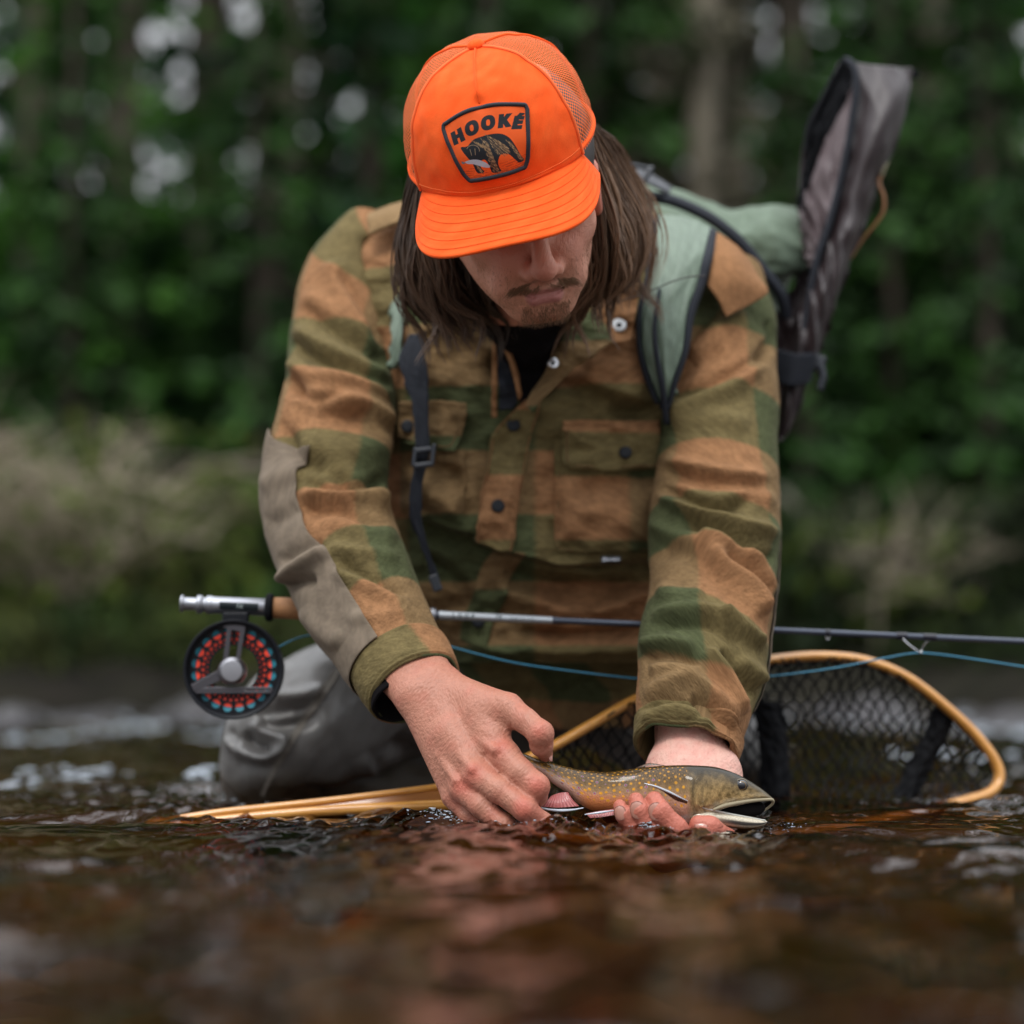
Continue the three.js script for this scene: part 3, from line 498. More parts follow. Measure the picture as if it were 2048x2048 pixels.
paint(headGeo, (x, y, z) => {
  let c = mix3([0.56, 0.262, 0.178], [0.52, 0.22, 0.14], 0.3 + 0.4 * noise(x * 30, y * 30, z * 30));
  c = mix3(c, RED, 0.55 * Math.exp(-(((x) / 0.016) ** 2 + ((y + 0.08) / 0.016) ** 2)) + 0.3 * Math.exp(-(((Math.abs(x) - 0.042) / 0.02) ** 2) - ((y + 0.07) / 0.02) ** 2));
  if (Math.abs(x) > 0.074) c = mix3(c, [0.7, 0.2, 0.14], 0.6);
  const beard = clamp(sstep(-0.1, -0.118, y) * sstep(0.0, 0.04, z) + Math.exp(-(((y + 0.095) / 0.007) ** 2)) * (Math.abs(x) < 0.036 ? 1 : 0) + sstep(0.04, 0.056, Math.abs(x)) * sstep(-0.06, -0.085, y), 0, 1);
  c = mix3(c, [0.2, 0.11, 0.055], beard * (0.22 + 0.25 * noise(x * 400, y * 400, z * 400)));
  const l = headField.lips(x, y, z);
  return mix3(c, [0.4, 0.15, 0.135], z > 0.06 ? 0.85 * (1 - sstep(0.0002, 0.0014, l)) * sstep(-0.1005, -0.103, y) : 0);
});
headGeo.applyMatrix4(faceMatrix);

// -- hands
const J = (x, y, d, r) => [at(x, y, d), r];
const rightHandField = (() => {
  const W1 = at(883, 1374, 2.197), W2 = at(828, 1394, 2.19), F1 = at(826, 1296, 2.245), F2 = at(768, 1318, 2.24);
  const iM = at(1008, 1510, 2.122), mM = at(955, 1549, 2.121), rM = at(925, 1575, 2.132), pM = at(908, 1592, 2.146);
  const palm = [capsule(W1, F1, 0.0205, 0.024), capsule(W2, F2, 0.0195, 0.024), capsule(at(855, 1384, 2.19), at(797, 1307, 2.24), 0.02, 0.025), capsule(W1, iM, 0.02, 0.0148), capsule(at(866, 1380, 2.19), mM, 0.0195, 0.0142), capsule(at(842, 1390, 2.19), rM, 0.0185, 0.0128), capsule(W2, pM, 0.018, 0.0118), capsule(at(960, 1430, 2.15), at(985, 1475, 2.135), 0.018, 0.017), capsule(W1, at(1000, 1425, 2.148), 0.02, 0.016), capsule(at(900, 1470, 2.155), at(940, 1520, 2.14), 0.018, 0.016)];
  const thumb = chain([J(920, 1398, 2.178, 0.017), J(1016, 1417, 2.135, 0.0152), J(1052, 1442, 2.118, 0.0122), J(1081, 1467, 2.106, 0.0128), J(1083, 1490, 2.115, 0.0112), J(1091, 1509, 2.128, 0.0075)]);
  const index = chain([J(1008, 1512, 2.12, 0.0152), J(1040, 1545, 2.104, 0.0135), J(1072, 1573, 2.096, 0.0132), J(1072, 1592, 2.112, 0.011), J(1052, 1592, 2.138, 0.0095)]);
  const middle = chain([J(955, 1551, 2.119, 0.0146), J(998, 1581, 2.1, 0.0118), J(1050, 1619, 2.088, 0.0116), J(1085, 1645, 2.098, 0.01), J(1092, 1650, 2.13, 0.009)]);
  const ring = chain([J(925, 1577, 2.13, 0.0132), J(962, 1612, 2.112, 0.011), J(1006, 1650, 2.102, 0.0105), J(1045, 1672, 2.11, 0.0095)]);
  const little = chain([J(908, 1593, 2.145, 0.0118), J(936, 1630, 2.135, 0.0095), J(975, 1664, 2.128, 0.0088)]);
  // tendons and veins that stand out on the back of the hand, and the wrinkles round the knuckles
  const cord = (pts) => chain(pts.map(([x, y, d, r]) => J(x, y, d, r)));
  const raised = [cord([[878, 1408, 2.182, 0.0035], [935, 1462, 2.145, 0.0034], [990, 1500, 2.109, 0.004]]), cord([[862, 1430, 2.176, 0.0032], [905, 1488, 2.142, 0.0032], [945, 1538, 2.108, 0.004]]), cord([[902, 1455, 2.158, 0.0022], [922, 1480, 2.141, 0.0026], [948, 1495, 2.13, 0.0026], [968, 1503, 2.121, 0.002]]), cord([[896, 1500, 2.148, 0.0018], [908, 1510, 2.141, 0.0026], [928, 1507, 2.136, 0.0022]]), cord([[898, 1508, 2.147, 0.0018], [908, 1530, 2.14, 0.0025], [922, 1548, 2.128, 0.002]]), cord([[846, 1442, 2.176, 0.0026], [880, 1510, 2.146, 0.0028], [912, 1562, 2.121, 0.0032]])];
  return (x, y, z) => {
    let p = 1; for (const g of palm) p = smin(p, g(x, y, z), 0.009);
    const t = thumb(x, y, z), a = index(x, y, z), b = middle(x, y, z), c = ring(x, y, z), e = little(x, y, z);
    let d = smin(p, t, 0.013); d = smin(d, a, 0.006); d = smin(d, b, 0.006); d = smin(d, c, 0.005); d = smin(d, e, 0.005);
    if (Math.abs(d) < 0.02) for (const g of raised) d = smin(d, g(x, y, z) - 0.0006, 0.0045);
    return d + 0.00025 * noise(x * 260, y * 260, z * 260);
  };
})();
const leftHandField = (() => {
  const heel = [capsule(at(1372, 1420, 2.25), at(1382, 1525, 2.225), 0.034, 0.037), ellipsoid(at(1389, 1556, 2.213), V(0.0475, 0.0415, 0.033)), capsule(at(1350, 1545, 2.212), at(1330, 1600, 2.19), 0.026, 0.022), capsule(at(1430, 1550, 2.208), at(1438, 1610, 2.19), 0.022, 0.02), capsule(at(1390, 1580, 2.2), at(1350, 1680, 2.16), 0.034, 0.026), capsule(at(1350, 1680, 2.16), at(1330, 1705, 2.12), 0.025, 0.02), capsule(at(1420, 1650, 2.17), at(1390, 1700, 2.12), 0.018, 0.016)];
  const a = chain([J(1239.5, 1612, 2.106, 0.0066), J(1247, 1630, 2.1, 0.0076), J(1268, 1662, 2.104, 0.0084), J(1310, 1695, 2.125, 0.01)]);
  const b = chain([J(1272, 1600, 2.106, 0.0077), J(1279, 1622, 2.098, 0.0088), J(1302, 1665, 2.1, 0.0098), J(1335, 1700, 2.12, 0.012)]);
  const c = chain([J(1309, 1601, 2.105, 0.0092), J(1320, 1624, 2.096, 0.0106), J(1352, 1657, 2.097, 0.0112), J(1378, 1700, 2.118, 0.013)]);
  const e = chain([J(1398, 1650, 2.106, 0.0098), J(1420, 1655, 2.106, 0.0108), J(1450, 1680, 2.125, 0.012), J(1420, 1700, 2.14, 0.013)]);
  return (x, y, z) => { let d = 1; for (const g of heel) d = smin(d, g(x, y, z), 0.018); for (const g of [a, b, c, e]) d = smin(d, g(x, y, z), 0.0012); return d + 0.0003 * noise(x * 240, y * 240, z * 240); };
})();
const knuckles = [[1000, 1500], [950, 1545], [1075, 1572], [1078, 1465], [1050, 1615], [920, 1572]].map(([x, y]) => [x, y]);
const rightHand = skinOf(rightHandField, V(-0.185, -0.035, -2.29), V(0.048, 0.215, -2.07), 0.0021);
const leftHand = skinOf(leftHandField, V(0.092, -0.05, -2.3), V(0.25, 0.12, -2.08), 0.0021);
paint(rightHand, (x, y, z) => {
  const [px, py] = seenAt(V(x, y, z)); let k = 0; for (const [a, b] of knuckles) k += Math.exp(-((px - a) ** 2 + (py - b) ** 2) / 420);
  const c = mix3(SKIN, RED, clamp(0.9 * k + 0.3 * noise(x * 38, y * 38, z * 38) + 0.35 * sstep(0.06, 0.0, y), 0, 1));
  return tone(c, 1 + 0.07 * noise(x * 140, y * 140, z * 140));
});
paint(leftHand, (x, y, z) => {
  const finger = sstep(-2.15, -2.125, z);
  const c = mix3(mix3(PALE, [0.6, 0.29, 0.235], clamp(0.4 + 0.6 * noise(x * 60, y * 60, z * 60), 0, 1)), mix3(SKIN, RED, 0.85), finger);
  return tone(c, 1 + 0.05 * noise(x * 150, y * 150, z * 150));
});
// -- the body that the clothes cover
const bodyField = (() => {
  const c = [[at(1045, 690, 2.52), 0.03, at(1035, 780, 2.62), 0.05], [at(1035, 780, 2.62), 0.05, at(1060, 1300, 2.68), 0.05], [at(860, 680, 2.6), 0.04, at(1260, 680, 2.6), 0.04], [at(860, 680, 2.6), 0.04, at(715, 600, 2.56), 0.032], [at(715, 600, 2.56), 0.032, at(660, 1010, 2.405), 0.03], [at(660, 1010, 2.405), 0.03, at(800, 1310, 2.245), 0.026], [at(1260, 680, 2.6), 0.04, at(1445, 700, 2.545), 0.032], [at(1445, 700, 2.545), 0.032, at(1430, 1080, 2.415), 0.03], [at(1430, 1080, 2.415), 0.03, at(1375, 1450, 2.24), 0.028], [at(1060, 1300, 2.68), 0.05, at(960, 1370, 2.76), 0.035], [at(960, 1370, 2.76), 0.035, at(650, 1460, 2.65), 0.02], [at(650, 1460, 2.65), 0.02, at(660, 1740, 2.86), 0.02], [at(1060, 1300, 2.68), 0.05, at(1180, 1370, 2.76), 0.04], [at(1180, 1370, 2.76), 0.04, at(1430, 1520, 2.69), 0.03], [at(1430, 1520, 2.69), 0.03, at(1410, 1700, 2.84), 0.025]].map(([a, ra, b, rb]) => capsule(a, b, ra, rb));
  return (x, y, z) => { let d = 1; for (const g of c) d = smin(d, g(x, y, z), 0.02); return d; };
})();
const bodyGeo = paint(skinOf(bodyField, V(-0.36, -0.3, -2.95), V(0.36, 0.62, -2.18), 0.014), () => SKIN);
mesh('body', joined([headGeo, rightHand, leftHand, bodyGeo]), M.skin, man);
// nails: small curved plates
function nail(x, y, d, w, h, normal, up, m = M.nail) {
  const c = at(x, y, d), n = normal.clone().normalize(), s = V().crossVectors(up, n).normalize(), t = V().crossVectors(n, s);
  const g = sheet(8, 8, (u, v) => { const a = u * 2 - 1, b = v * 2 - 1, k = Math.sqrt(Math.max(0, 1 - (Math.abs(b) ** 3.2) * 0.55)); return c.clone().addScaledVector(s, a * w * k).addScaledVector(t, b * h).addScaledVector(n, -(a * a) * w * 0.38 - b * b * h * 0.1); }, 0.0007);
  const o = mesh('fingernail', g, m, man), rim = []; for (let i = 0; i < 28; i++) { const q = i / 28 * Math.PI * 2, a = Math.sign(Math.cos(q)) * Math.abs(Math.cos(q)) ** 0.6, b = Math.sign(Math.sin(q)) * Math.abs(Math.sin(q)) ** 0.7, k = Math.sqrt(Math.max(0, 1 - (Math.abs(b) ** 3.2) * 0.55)); rim.push(c.clone().addScaledVector(s, a * w * k * 1.03).addScaledVector(t, b * h * 1.03).addScaledVector(n, -(a * a) * w * 0.42 - b * b * h * 0.12 - 0.0002)); }
  mesh('cuticle', bar(rim, 0.00042, { closed: true, sides: 6, steps: 80 }), std({ color: [0.2, 0.075, 0.05], roughness: 0.6 }), o);
  return o;
}
nail(1240, 1626, 2.0915, 0.0054, 0.0066, V(-0.15, 0.05, 1), V(-0.25, 1, -0.05));
nail(1274.5, 1620, 2.0895, 0.0066, 0.008, V(-0.1, 0.05, 1), V(-0.2, 1, -0.05));
nail(1313, 1623, 2.0865, 0.0074, 0.0082, V(-0.12, 0.05, 1), V(-0.3, 1, -0.05));
nail(1402, 1650, 2.0955, 0.005, 0.006, V(-0.2, 0.5, 1), V(-1, 0.3, 0));
nail(1103, 1505, 2.1225, 0.0048, 0.0085, V(0.95, 0.1, 0.45), V(0.25, -1, -0.15), std({ color: [0.62, 0.34, 0.28], roughness: 0.3 }));

// -- moustache and stubble: fine hairs set on the lip, chin and jaw
{
  const r = seeded(12), parts = [], tint = [];
  const onSkin = (x, y) => { let z = 0.135; for (let i = 0; i < 60; i++) { const d = headField(x, y, z); if (d < 0.0003) break; z -= Math.max(d * 0.8, 0.0003); } return z; };
  const hairs = (n, spot, len, fall, rad) => { for (let i = 0; i < n; i++) { const [x, y] = spot(), z = onSkin(x, y); if (z < 0.02) continue; const q = V(x, y, z - 0.0008), d = fall(x, y), l = len * (0.6 + 0.7 * r()); parts.push(bar([onFace(q.x, q.y, q.z), onFace(q.x + d[0] * l * 0.5, q.y + d[1] * l * 0.5, q.z + 0.0016), onFace(q.x + d[0] * l, q.y + d[1] * l, q.z + d[2] * l)], (t) => rad * (1.1 - 0.8 * t), { sides: 4, steps: 3, caps: false })); } };
  hairs(760, () => { const s = r() < 0.5 ? -1 : 1, t = r(); return [s * 0.033 * t, -0.093 - 0.0065 * t * t - 0.0065 * r()]; }, 0.008, (x) => [Math.sign(x) * (0.55 + 10 * Math.abs(x)) + (r() - 0.5) * 0.5, -0.75, 0.1], 0.00018);
  hairs(700, () => [(r() - 0.5) * 0.05, -0.12 - 0.03 * r()], 0.005, () => [(r() - 0.5) * 0.7, -0.8, 0.3], 0.00017);
  hairs(320, () => { const s = r() < 0.5 ? -1 : 1; return [s * (0.03 + 0.028 * r()), -0.075 - 0.05 * r()]; }, 0.0045, () => [(r() - 0.5) * 0.6, -0.9, 0.2], 0.0001);
  const m = mesh('moustache', joined(parts), std({ color: [0.2, 0.105, 0.052], roughness: 0.75 }), man);
}
// -- jacket: body, two sleeves, and what is sewn on
const torsoRows = [[385, 930, 1190, 2.6, 0.05], [415, 800, 1300, 2.61, 0.085], [460, 735, 1400, 2.61, 0.12], [520, 690, 1470, 2.605, 0.14], [600, 680, 1500, 2.6, 0.15], [700, 690, 1480, 2.59, 0.15], [820, 705, 1450, 2.59, 0.145], [950, 715, 1420, 2.6, 0.14], [1080, 730, 1400, 2.61, 0.135], [1180, 760, 1390, 2.62, 0.13], [1260, 850, 1380, 2.62, 0.125], [1325, 905, 1370, 2.62, 0.12]];
const hemCurve = [[780, 990], [841, 1034], [900, 1057], [947, 1069], [953, 1086], [1020, 1104], [1120, 1132], [1250, 1123], [1340, 1117]];
const hemY = (x) => { for (let i = 0; i + 1 < hemCurve.length; i++) { const [a, b] = [hemCurve[i], hemCurve[i + 1]]; if (x <= b[0] || i === hemCurve.length - 2) return lerp(a[1], b[1], clamp((x - a[0]) / (b[0] - a[0]), 0, 1)); } };
const chestFolds = foldField([
  [[[1150, 745], [1220, 775], [1300, 800]], 40, 14, 0.016], [[[1180, 700], [1260, 740], [1310, 770]], 26, 26, 0.006], [[[1215, 822], [1270, 826], [1320, 818]], 14, 14, -0.012],
  [[[1150, 985], [1230, 972], [1310, 955]], 16, 16, -0.011], [[[1120, 1010], [1220, 1030], [1300, 1050]], 30, 40, 0.009], [[[1105, 960], [1112, 1030], [1100, 1095]], 9, 9, -0.005],
  [[[955, 1010], [1000, 1000], [1040, 985]], 12, 14, 0.004], [[[1040, 1020], [1070, 1024], [1110, 1018]], 10, 10, -0.006], [[[1045, 830], [1035, 900], [1015, 1000], [1010, 1080]], 8, 8, 0.002],
  [[[800, 920], [860, 935], [935, 960]], 14, 18, -0.009], [[[830, 960], [870, 1000], [925, 1030]], 20, 14, 0.007], [[[905, 930], [925, 980], [940, 1040]], 10, 10, -0.006],
  [[[860, 650], [900, 700], [960, 720]], 40, 40, -0.006], [[[800, 760], [880, 760], [970, 770]], 20, 16, 0.004],
  [[[960, 1110], [1040, 1118], [1130, 1141], [1290, 1146]], 13, 13, 0.012], [[[1010, 1140], [1110, 1168], [1300, 1163]], 13, 13, -0.012], [[[990, 1178], [1060, 1200], [1168, 1232]], 12, 16, 0.014], [[[1320, 1180], [1250, 1205], [1168, 1232]], 16, 12, 0.014],
  [[[1100, 1190], [1170, 1200], [1260, 1185]], 16, 16, -0.006], [[[1030, 1262], [1120, 1270], [1300, 1262]], 10, 12, -0.014], [[[930, 1296], [1040, 1304], [1200, 1303], [1330, 1300]], 20, 14, 0.014], [[[900, 1195], [950, 1230], [960, 1290]], 12, 12, -0.006], [[[850, 1110], [910, 1150], [945, 1215]], 12, 10, -0.012], [[[820, 1080], [880, 1110], [930, 1160]], 16, 12, 0.008]]);
const neckHollow = foldField([[[[1040, 560], [1062, 640], [1066, 710], [1046, 800]], 52, 52, -0.07]]);
function chestLift(x, y, hollow = true) {
  const h = hemY(x), over = y < h ? 0.034 * sstep(h - 260, h - 20, y) : 0.034 * (1 - sstep(0, 5, y - h));
  return 1.35 * chestFolds(x, y) + over * sstep(770, 860, x) + (hollow ? neckHollow(x, y) * sstep(830, 760, y) : 0) + 0.006 * noise(x * 0.012, y * 0.018, 3) + 0.0016 * noise(x * 0.03, y * 0.05, 8);
}
const rowAt = (v) => along(torsoRows, v), SQ = 2.7;
function torsoPoint(u, v) {
  const q = rowAt(v), a = (0.75 - u) * Math.PI * 2, c = Math.cos(a), s = -Math.sin(a), e = 2 / SQ, hw = (q[2] - q[1]) / 2, x = (q[1] + q[2]) / 2 + hw * Math.sign(c) * Math.abs(c) ** e, k = Math.sign(s) * Math.abs(s) ** e;
  return at(x, q[0], q[3] - q[4] * k - (s > 0 ? chestLift(x, q[0]) * sstep(0, 0.35, s) : 0));
}
function frontDepth(x, y, hollow = false) {
  let lo = 0, hi = 1; for (let i = 0; i < 22; i++) { const m = (lo + hi) / 2; if (rowAt(m)[0] < y) lo = m; else hi = m; }
  const q = rowAt(lo), hw = (q[2] - q[1]) / 2, t = clamp(Math.abs(x - (q[1] + q[2]) / 2) / hw, 0, 0.999), s = (1 - t ** SQ) ** (1 / SQ);
  return q[3] - q[4] * s - chestLift(x, y, hollow);
}
const onChest = (x, y, lift = 0, hollow = false) => at(x, y, frontDepth(x, y, hollow) - lift);
const torsoGeo = sealSeam(grid(240, 300, (u, v) => torsoPoint(u, v), (u, v, p) => [(p.x + 0.128) * TILE * 0.5, (p.y + 0.041) * TILE]), 240, 300);

const cloth = (folds, seed, strength = 1) => (p, n, u, v, len) => {
  const face = sstep(-0.15, 0.45, n.z), [px, py] = seenAt(p), k = folds(px, py) * face;
  const q = p.clone(), w = 1 - 2 * Math.abs(noise(q.x * 7 + q.y * 5 + seed, q.y * 13 - q.x * 6, q.z * 6 + seed));
  return k * 1.4 + strength * (0.0017 * noise(q.x * 9 + seed, q.y * 13, q.z * 9) + 0.0005 * w + 0.0004 * noise(q.x * 38, q.y * 46 + seed, q.z * 38));
};
// right arm (left in the photograph)
const sleeveAFolds = foldField([
  [[[604, 612], [675, 664], [737, 702], [778, 728]], 12, 9, -0.008], [[[600, 590], [680, 640], [760, 700]], 22, 18, 0.006], [[[592, 655], [640, 690], [720, 735], [780, 760]], 14, 12, 0.009], [[[585, 682], [622, 712], [700, 742], [775, 775]], 9, 9, -0.009],
  [[[678, 545], [719, 610], [768, 695]], 10, 10, -0.008], [[[660, 520], [690, 590], [745, 670]], 22, 16, 0.006], [[[735, 470], [745, 530], [768, 610]], 7, 9, -0.009], [[[762, 500], [775, 560], [785, 640]], 14, 12, 0.005],
  [[[582, 752], [605, 790], [640, 800], [690, 790]], 10, 10, -0.012], [[[575, 720], [620, 752], [700, 760], [785, 790]], 16, 12, 0.008], [[[588, 800], [660, 798], [735, 818], [790, 850]], 15, 13, 0.012], [[[636, 818], [688, 832], [740, 826]], 10, 14, -0.007], [[[600, 880], [660, 900], [740, 895], [788, 880]], 30, 26, 0.006],
  [[[560, 840], [600, 915], [650, 935], [730, 990]], 14, 12, -0.009], [[[611, 962], [668, 981], [735, 972], [778, 955]], 11, 11, -0.008], [[[600, 990], [668, 996], [730, 1000], [780, 1020]], 13, 9, 0.011], [[[600, 1012], [640, 1020], [690, 1022], [770, 1060]], 9, 12, -0.008], [[[640, 935], [700, 955], [770, 1010]], 14, 12, 0.006],
  [[[640, 1060], [720, 1050], [790, 1090]], 24, 20, 0.006], [[[660, 1100], [720, 1108], [800, 1120]], 12, 10, 0.006], [[[676, 1122], [740, 1152], [812, 1192]], 10, 10, -0.0085], [[[672, 1145], [740, 1175], [820, 1220]], 14, 12, 0.006],
  [[[530, 975], [575, 955], [604, 945]], 16, 16, 0.004], [[[540, 1050], [575, 1036], [600, 1016]], 14, 14, -0.004], [[[562, 1166], [615, 1132], [662, 1108]], 13, 8, 0.011], [[[560, 1180], [600, 1165], [640, 1160]], 10, 12, -0.008], [[[570, 1130], [610, 1105], [650, 1085]], 14, 12, -0.005],
  [[[610, 1220], [650, 1260], [690, 1290]], 16, 14, 0.005], [[[700, 1245], [760, 1232], [830, 1230]], 12, 12, 0.004]]);
const sleeveARows = [[752, 452, 2.6, 62, 0.8], [706, 540, 2.57, 92, 0.85], [685, 640, 2.535, 101, 0.9], [680, 740, 2.495, 108, 0.9], [674, 830, 2.46, 118, 0.9], [656, 925, 2.432, 123, 0.9], [656, 1020, 2.4, 124, 0.9], [683, 1105, 2.362, 122, 0.88], [722, 1188, 2.322, 117, 0.88], [764, 1264, 2.283, 107, 0.88], [799, 1326, 2.252, 101, 0.9], [828, 1378, 2.226, 95, 0.92]];
const sleeveA = limb(sleeveARows, 190, 330, cloth(sleeveAFolds, 2), { scale: TILE * 0.94, wide: 0.82, turn: 0.134, start: 0.123, skew: (v) => 0.75 * Math.max(0, 1 - 2.1 * v) });
// left arm (right in the photograph)
const sleeveBFolds = foldField([
  [[[1330, 838], [1400, 805], [1470, 770], [1530, 715]], 18, 14, 0.009], [[[1345, 800], [1420, 770], [1500, 728], [1548, 680]], 10, 10, -0.009], [[[1340, 850], [1420, 835], [1500, 850]], 16, 16, 0.005], [[[1375, 715], [1430, 670], [1500, 630]], 16, 22, 0.007], [[[1345, 770], [1390, 730], [1450, 700]], 10, 10, -0.005], [[[1530, 640], [1545, 680], [1520, 730]], 8, 8, -0.006],
  [[[1325, 920], [1400, 942], [1455, 952], [1540, 955]], 13, 10, 0.009], [[[1330, 935], [1400, 962], [1470, 968], [1530, 985]], 12, 14, -0.006], [[[1350, 965], [1420, 1000], [1500, 985], [1550, 1010]], 14, 12, 0.006], [[[1325, 975], [1380, 1005], [1440, 1020], [1500, 1000]], 8, 10, -0.008],
  [[[1318, 990], [1400, 1032], [1480, 1056], [1555, 1070]], 14, 11, 0.012], [[[1360, 1040], [1430, 1062], [1510, 1105], [1550, 1120]], 10, 10, -0.012], [[[1295, 1040], [1340, 1070], [1400, 1085], [1470, 1095]], 14, 12, 0.006], [[[1400, 1070], [1450, 1085], [1530, 1130]], 12, 10, 0.008],
  [[[1410, 1100], [1490, 1160], [1528, 1230]], 13, 13, 0.012], [[[1448, 1110], [1500, 1150], [1535, 1190]], 9, 9, -0.01], [[[1480, 1105], [1520, 1140], [1545, 1190]], 10, 10, 0.007], [[[1300, 1110], [1360, 1100], [1420, 1140], [1500, 1230]], 18, 14, -0.006], [[[1310, 1180], [1370, 1195], [1410, 1190]], 16, 16, 0.006],
  [[[1305, 1235], [1375, 1225], [1430, 1228], [1500, 1270]], 12, 14, 0.009], [[[1436, 1228], [1465, 1262], [1525, 1290]], 12, 10, 0.01], [[[1310, 1255], [1370, 1245], [1430, 1250], [1480, 1290]], 9, 9, -0.009], [[[1280, 1295], [1340, 1290], [1390, 1300]], 13, 11, 0.009], [[[1280, 1318], [1340, 1312], [1400, 1330]], 9, 9, -0.006], [[[1300, 1345], [1350, 1338], [1400, 1350]], 12, 12, 0.006],
  [[[1412, 1300], [1450, 1350], [1485, 1430]], 13, 13, 0.011], [[[1440, 1300], [1475, 1345], [1500, 1400]], 10, 10, -0.011], [[[1470, 1320], [1510, 1350], [1525, 1360]], 14, 14, 0.008], [[[1290, 1395], [1370, 1362], [1420, 1385], [1475, 1450]], 13, 12, 0.009], [[[1380, 1395], [1425, 1420], [1462, 1475]], 8, 8, -0.009], [[[1280, 1420], [1340, 1400], [1400, 1420], [1450, 1480]], 8, 8, -0.006], [[[1285, 1445], [1350, 1420], [1400, 1432]], 10, 10, 0.005], [[[1400, 1440], [1435, 1460], [1462, 1500]], 7, 7, 0.006], [[[1290, 1465], [1340, 1445], [1390, 1450]], 7, 7, -0.004]]);
const sleeveBRows = [[1440, 545, 2.6, 82, 0.8], [1448, 640, 2.56, 104, 0.85], [1444, 730, 2.525, 112, 0.9], [1439, 830, 2.49, 119, 0.9], [1434, 930, 2.455, 122, 0.9], [1429, 1030, 2.422, 131, 0.88], [1428, 1110, 2.392, 130, 0.86], [1421, 1190, 2.352, 124, 0.86], [1409, 1270, 2.312, 128, 0.84], [1401, 1340, 2.28, 126, 0.82], [1388, 1410, 2.255, 115, 0.84], [1377, 1462, 2.235, 107, 0.86], [1370, 1500, 2.22, 101, 0.88]];
const sleeveB = limb(sleeveBRows, 190, 330, cloth(sleeveBFolds, 5), { scale: TILE * 0.94, wide: 0.82, turn: 0.102, twist: 0.118, start: 0.1, skew: (v) => -0.35 * Math.max(0, 1 - 3 * v) + 0.2 * sstep(0.3, 0.6, v) });
const jacket = mesh('jacket', joined([torsoGeo, sleeveA.geo, sleeveB.geo]), M.wool, man);
const onLimb = (L, name, u0, u1, v0, v1, lift, thick, mat, edge = () => [0, 0, 0, 0], nu = 90, nv = 200) => {
  const g = sheet(nu, nv, (u, v) => { const e = edge(u, v); return L.point(lerp(u0, u1, u) + e[0], lerp(v0, v1, v) + e[1], lift); }, thick);
  const p = L.uvAt((u0 + u1) / 2, v0), uv = g.attributes.uv; for (let i = 0; i < uv.count; i++) uv.setXY(i, uv.getX(i) * TILE + p[0], uv.getY(i) * TILE + p[1]);
  return mesh(name, g, mat, jacket);
};
// cuffs: a second, stitched band round each sleeve end
for (const [L, v0, ub] of [[sleeveA, 0.9, 0.4], [sleeveB, 0.905, 0.45]]) {
  const g = grid(120, 26, (u, v) => { const e = Math.min(v, 1 - v) * 26, k = Math.min(1, e / 2.2), stitch = Math.exp(-(((v - 0.12) * 26) ** 2)) + Math.exp(-(((v - 0.86) * 26) ** 2)); return L.point(u, lerp(v0, 1.0, v), 0.0026 * Math.sqrt(k) - 0.0012 * stitch); }, (u, v) => [0.3 + v * 0.1, (u - ub) * 0.6 + v * 0.02]);
  mesh('cuff', sealSeam(g, 120, 26), M.wool, jacket);
}
// suede elbow panels
onLimb(sleeveA, 'elbow_patch', 0.53, 0.93, 0.365, 0.905, 0.0034, 0.0016, M.suede, (u, v) => [v < 0.2 ? (1 - v / 0.2) * 0.17 * (1 - u) : (1 - u) * (0.03 * sstep(0.2, 0.3, v) * (1 - sstep(0.5, 0.62, v)) - 0.02 * v), (1 - u) * 0.06 * sstep(0.3, 0, v)]);
onLimb(sleeveB, 'elbow_patch', 0.06, 0.285, 0.44, 0.8, 0.002, 0.0016, M.suede, (u, v) => [u * (-0.06 + 0.05 * Math.sin(v * Math.PI)), 0], 30, 60);
// pieces sewn on the chest, laid on it pixel net by pixel net
function patchOn(name, net, lift, thick, mat, { nu = 40, nv = 40, shift = [0, 0], hollow = false, bulge = 0, wave = 0 } = {}) {
  net = net.map((r) => r.map((q) => [q[0], q[1], q[2] ?? 0]));
  const f = (u, v) => { const q = along(net.map((r) => along(r, u)), v), b = bulge * Math.sin(Math.PI * u) * Math.sin(Math.PI * v) + wave * noise(q[0] * 0.02, q[1] * 0.02, lift * 90); return onChest(q[0], q[1], lift + b + q[2], hollow); };
  const g = sheet(nu, nv, f, thick), uv = g.attributes.uv, p = g.attributes.position; for (let i = 0; i < uv.count; i++) uv.setXY(i, (p.getX(i) + 0.128 + shift[0]) * TILE * 0.5, (p.getY(i) + 0.041 + shift[1]) * TILE);
  return mesh(name, g, mat, jacket);
}
const flapNet = (x0, x1, y0, y1, r, sag = 0) => [0, 0.33, 0.66, 0.88, 0.97, 1].map((t) => { const k = t > 0.85 ? r * (1 - Math.sqrt(Math.max(0, 1 - ((t - 0.85) / 0.15) ** 2))) : 0; return [0, 0.12, 0.5, 0.88, 1].map((s) => { const x = lerp(x0 + k, x1 - k, s); return [x, lerp(y0, y1, t) + sag * Math.sin(Math.PI * s) * t]; }); });
patchOn('pocket', flapNet(1108, 1322, 880, 1106, 14), 0.0035, 0.003, M.wool, { shift: [0.04, 0.03], bulge: 0.006 });
patchOn('pocket_flap', flapNet(1124, 1322, 853, 938, 18, 4), 0.015, 0.006, M.wool, { shift: [-0.03, 0.055], bulge: 0.003 });
patchOn('pocket_welt', flapNet(1126, 1320, 840, 856, 3), 0.008, 0.004, M.wool, { shift: [-0.03, 0.05], nv: 12 });
patchOn('pocket', flapNet(800, 930, 880, 1035, 20), 0.0035, 0.003, M.wool, { shift: [0.06, 0.0], bulge: 0.005 });
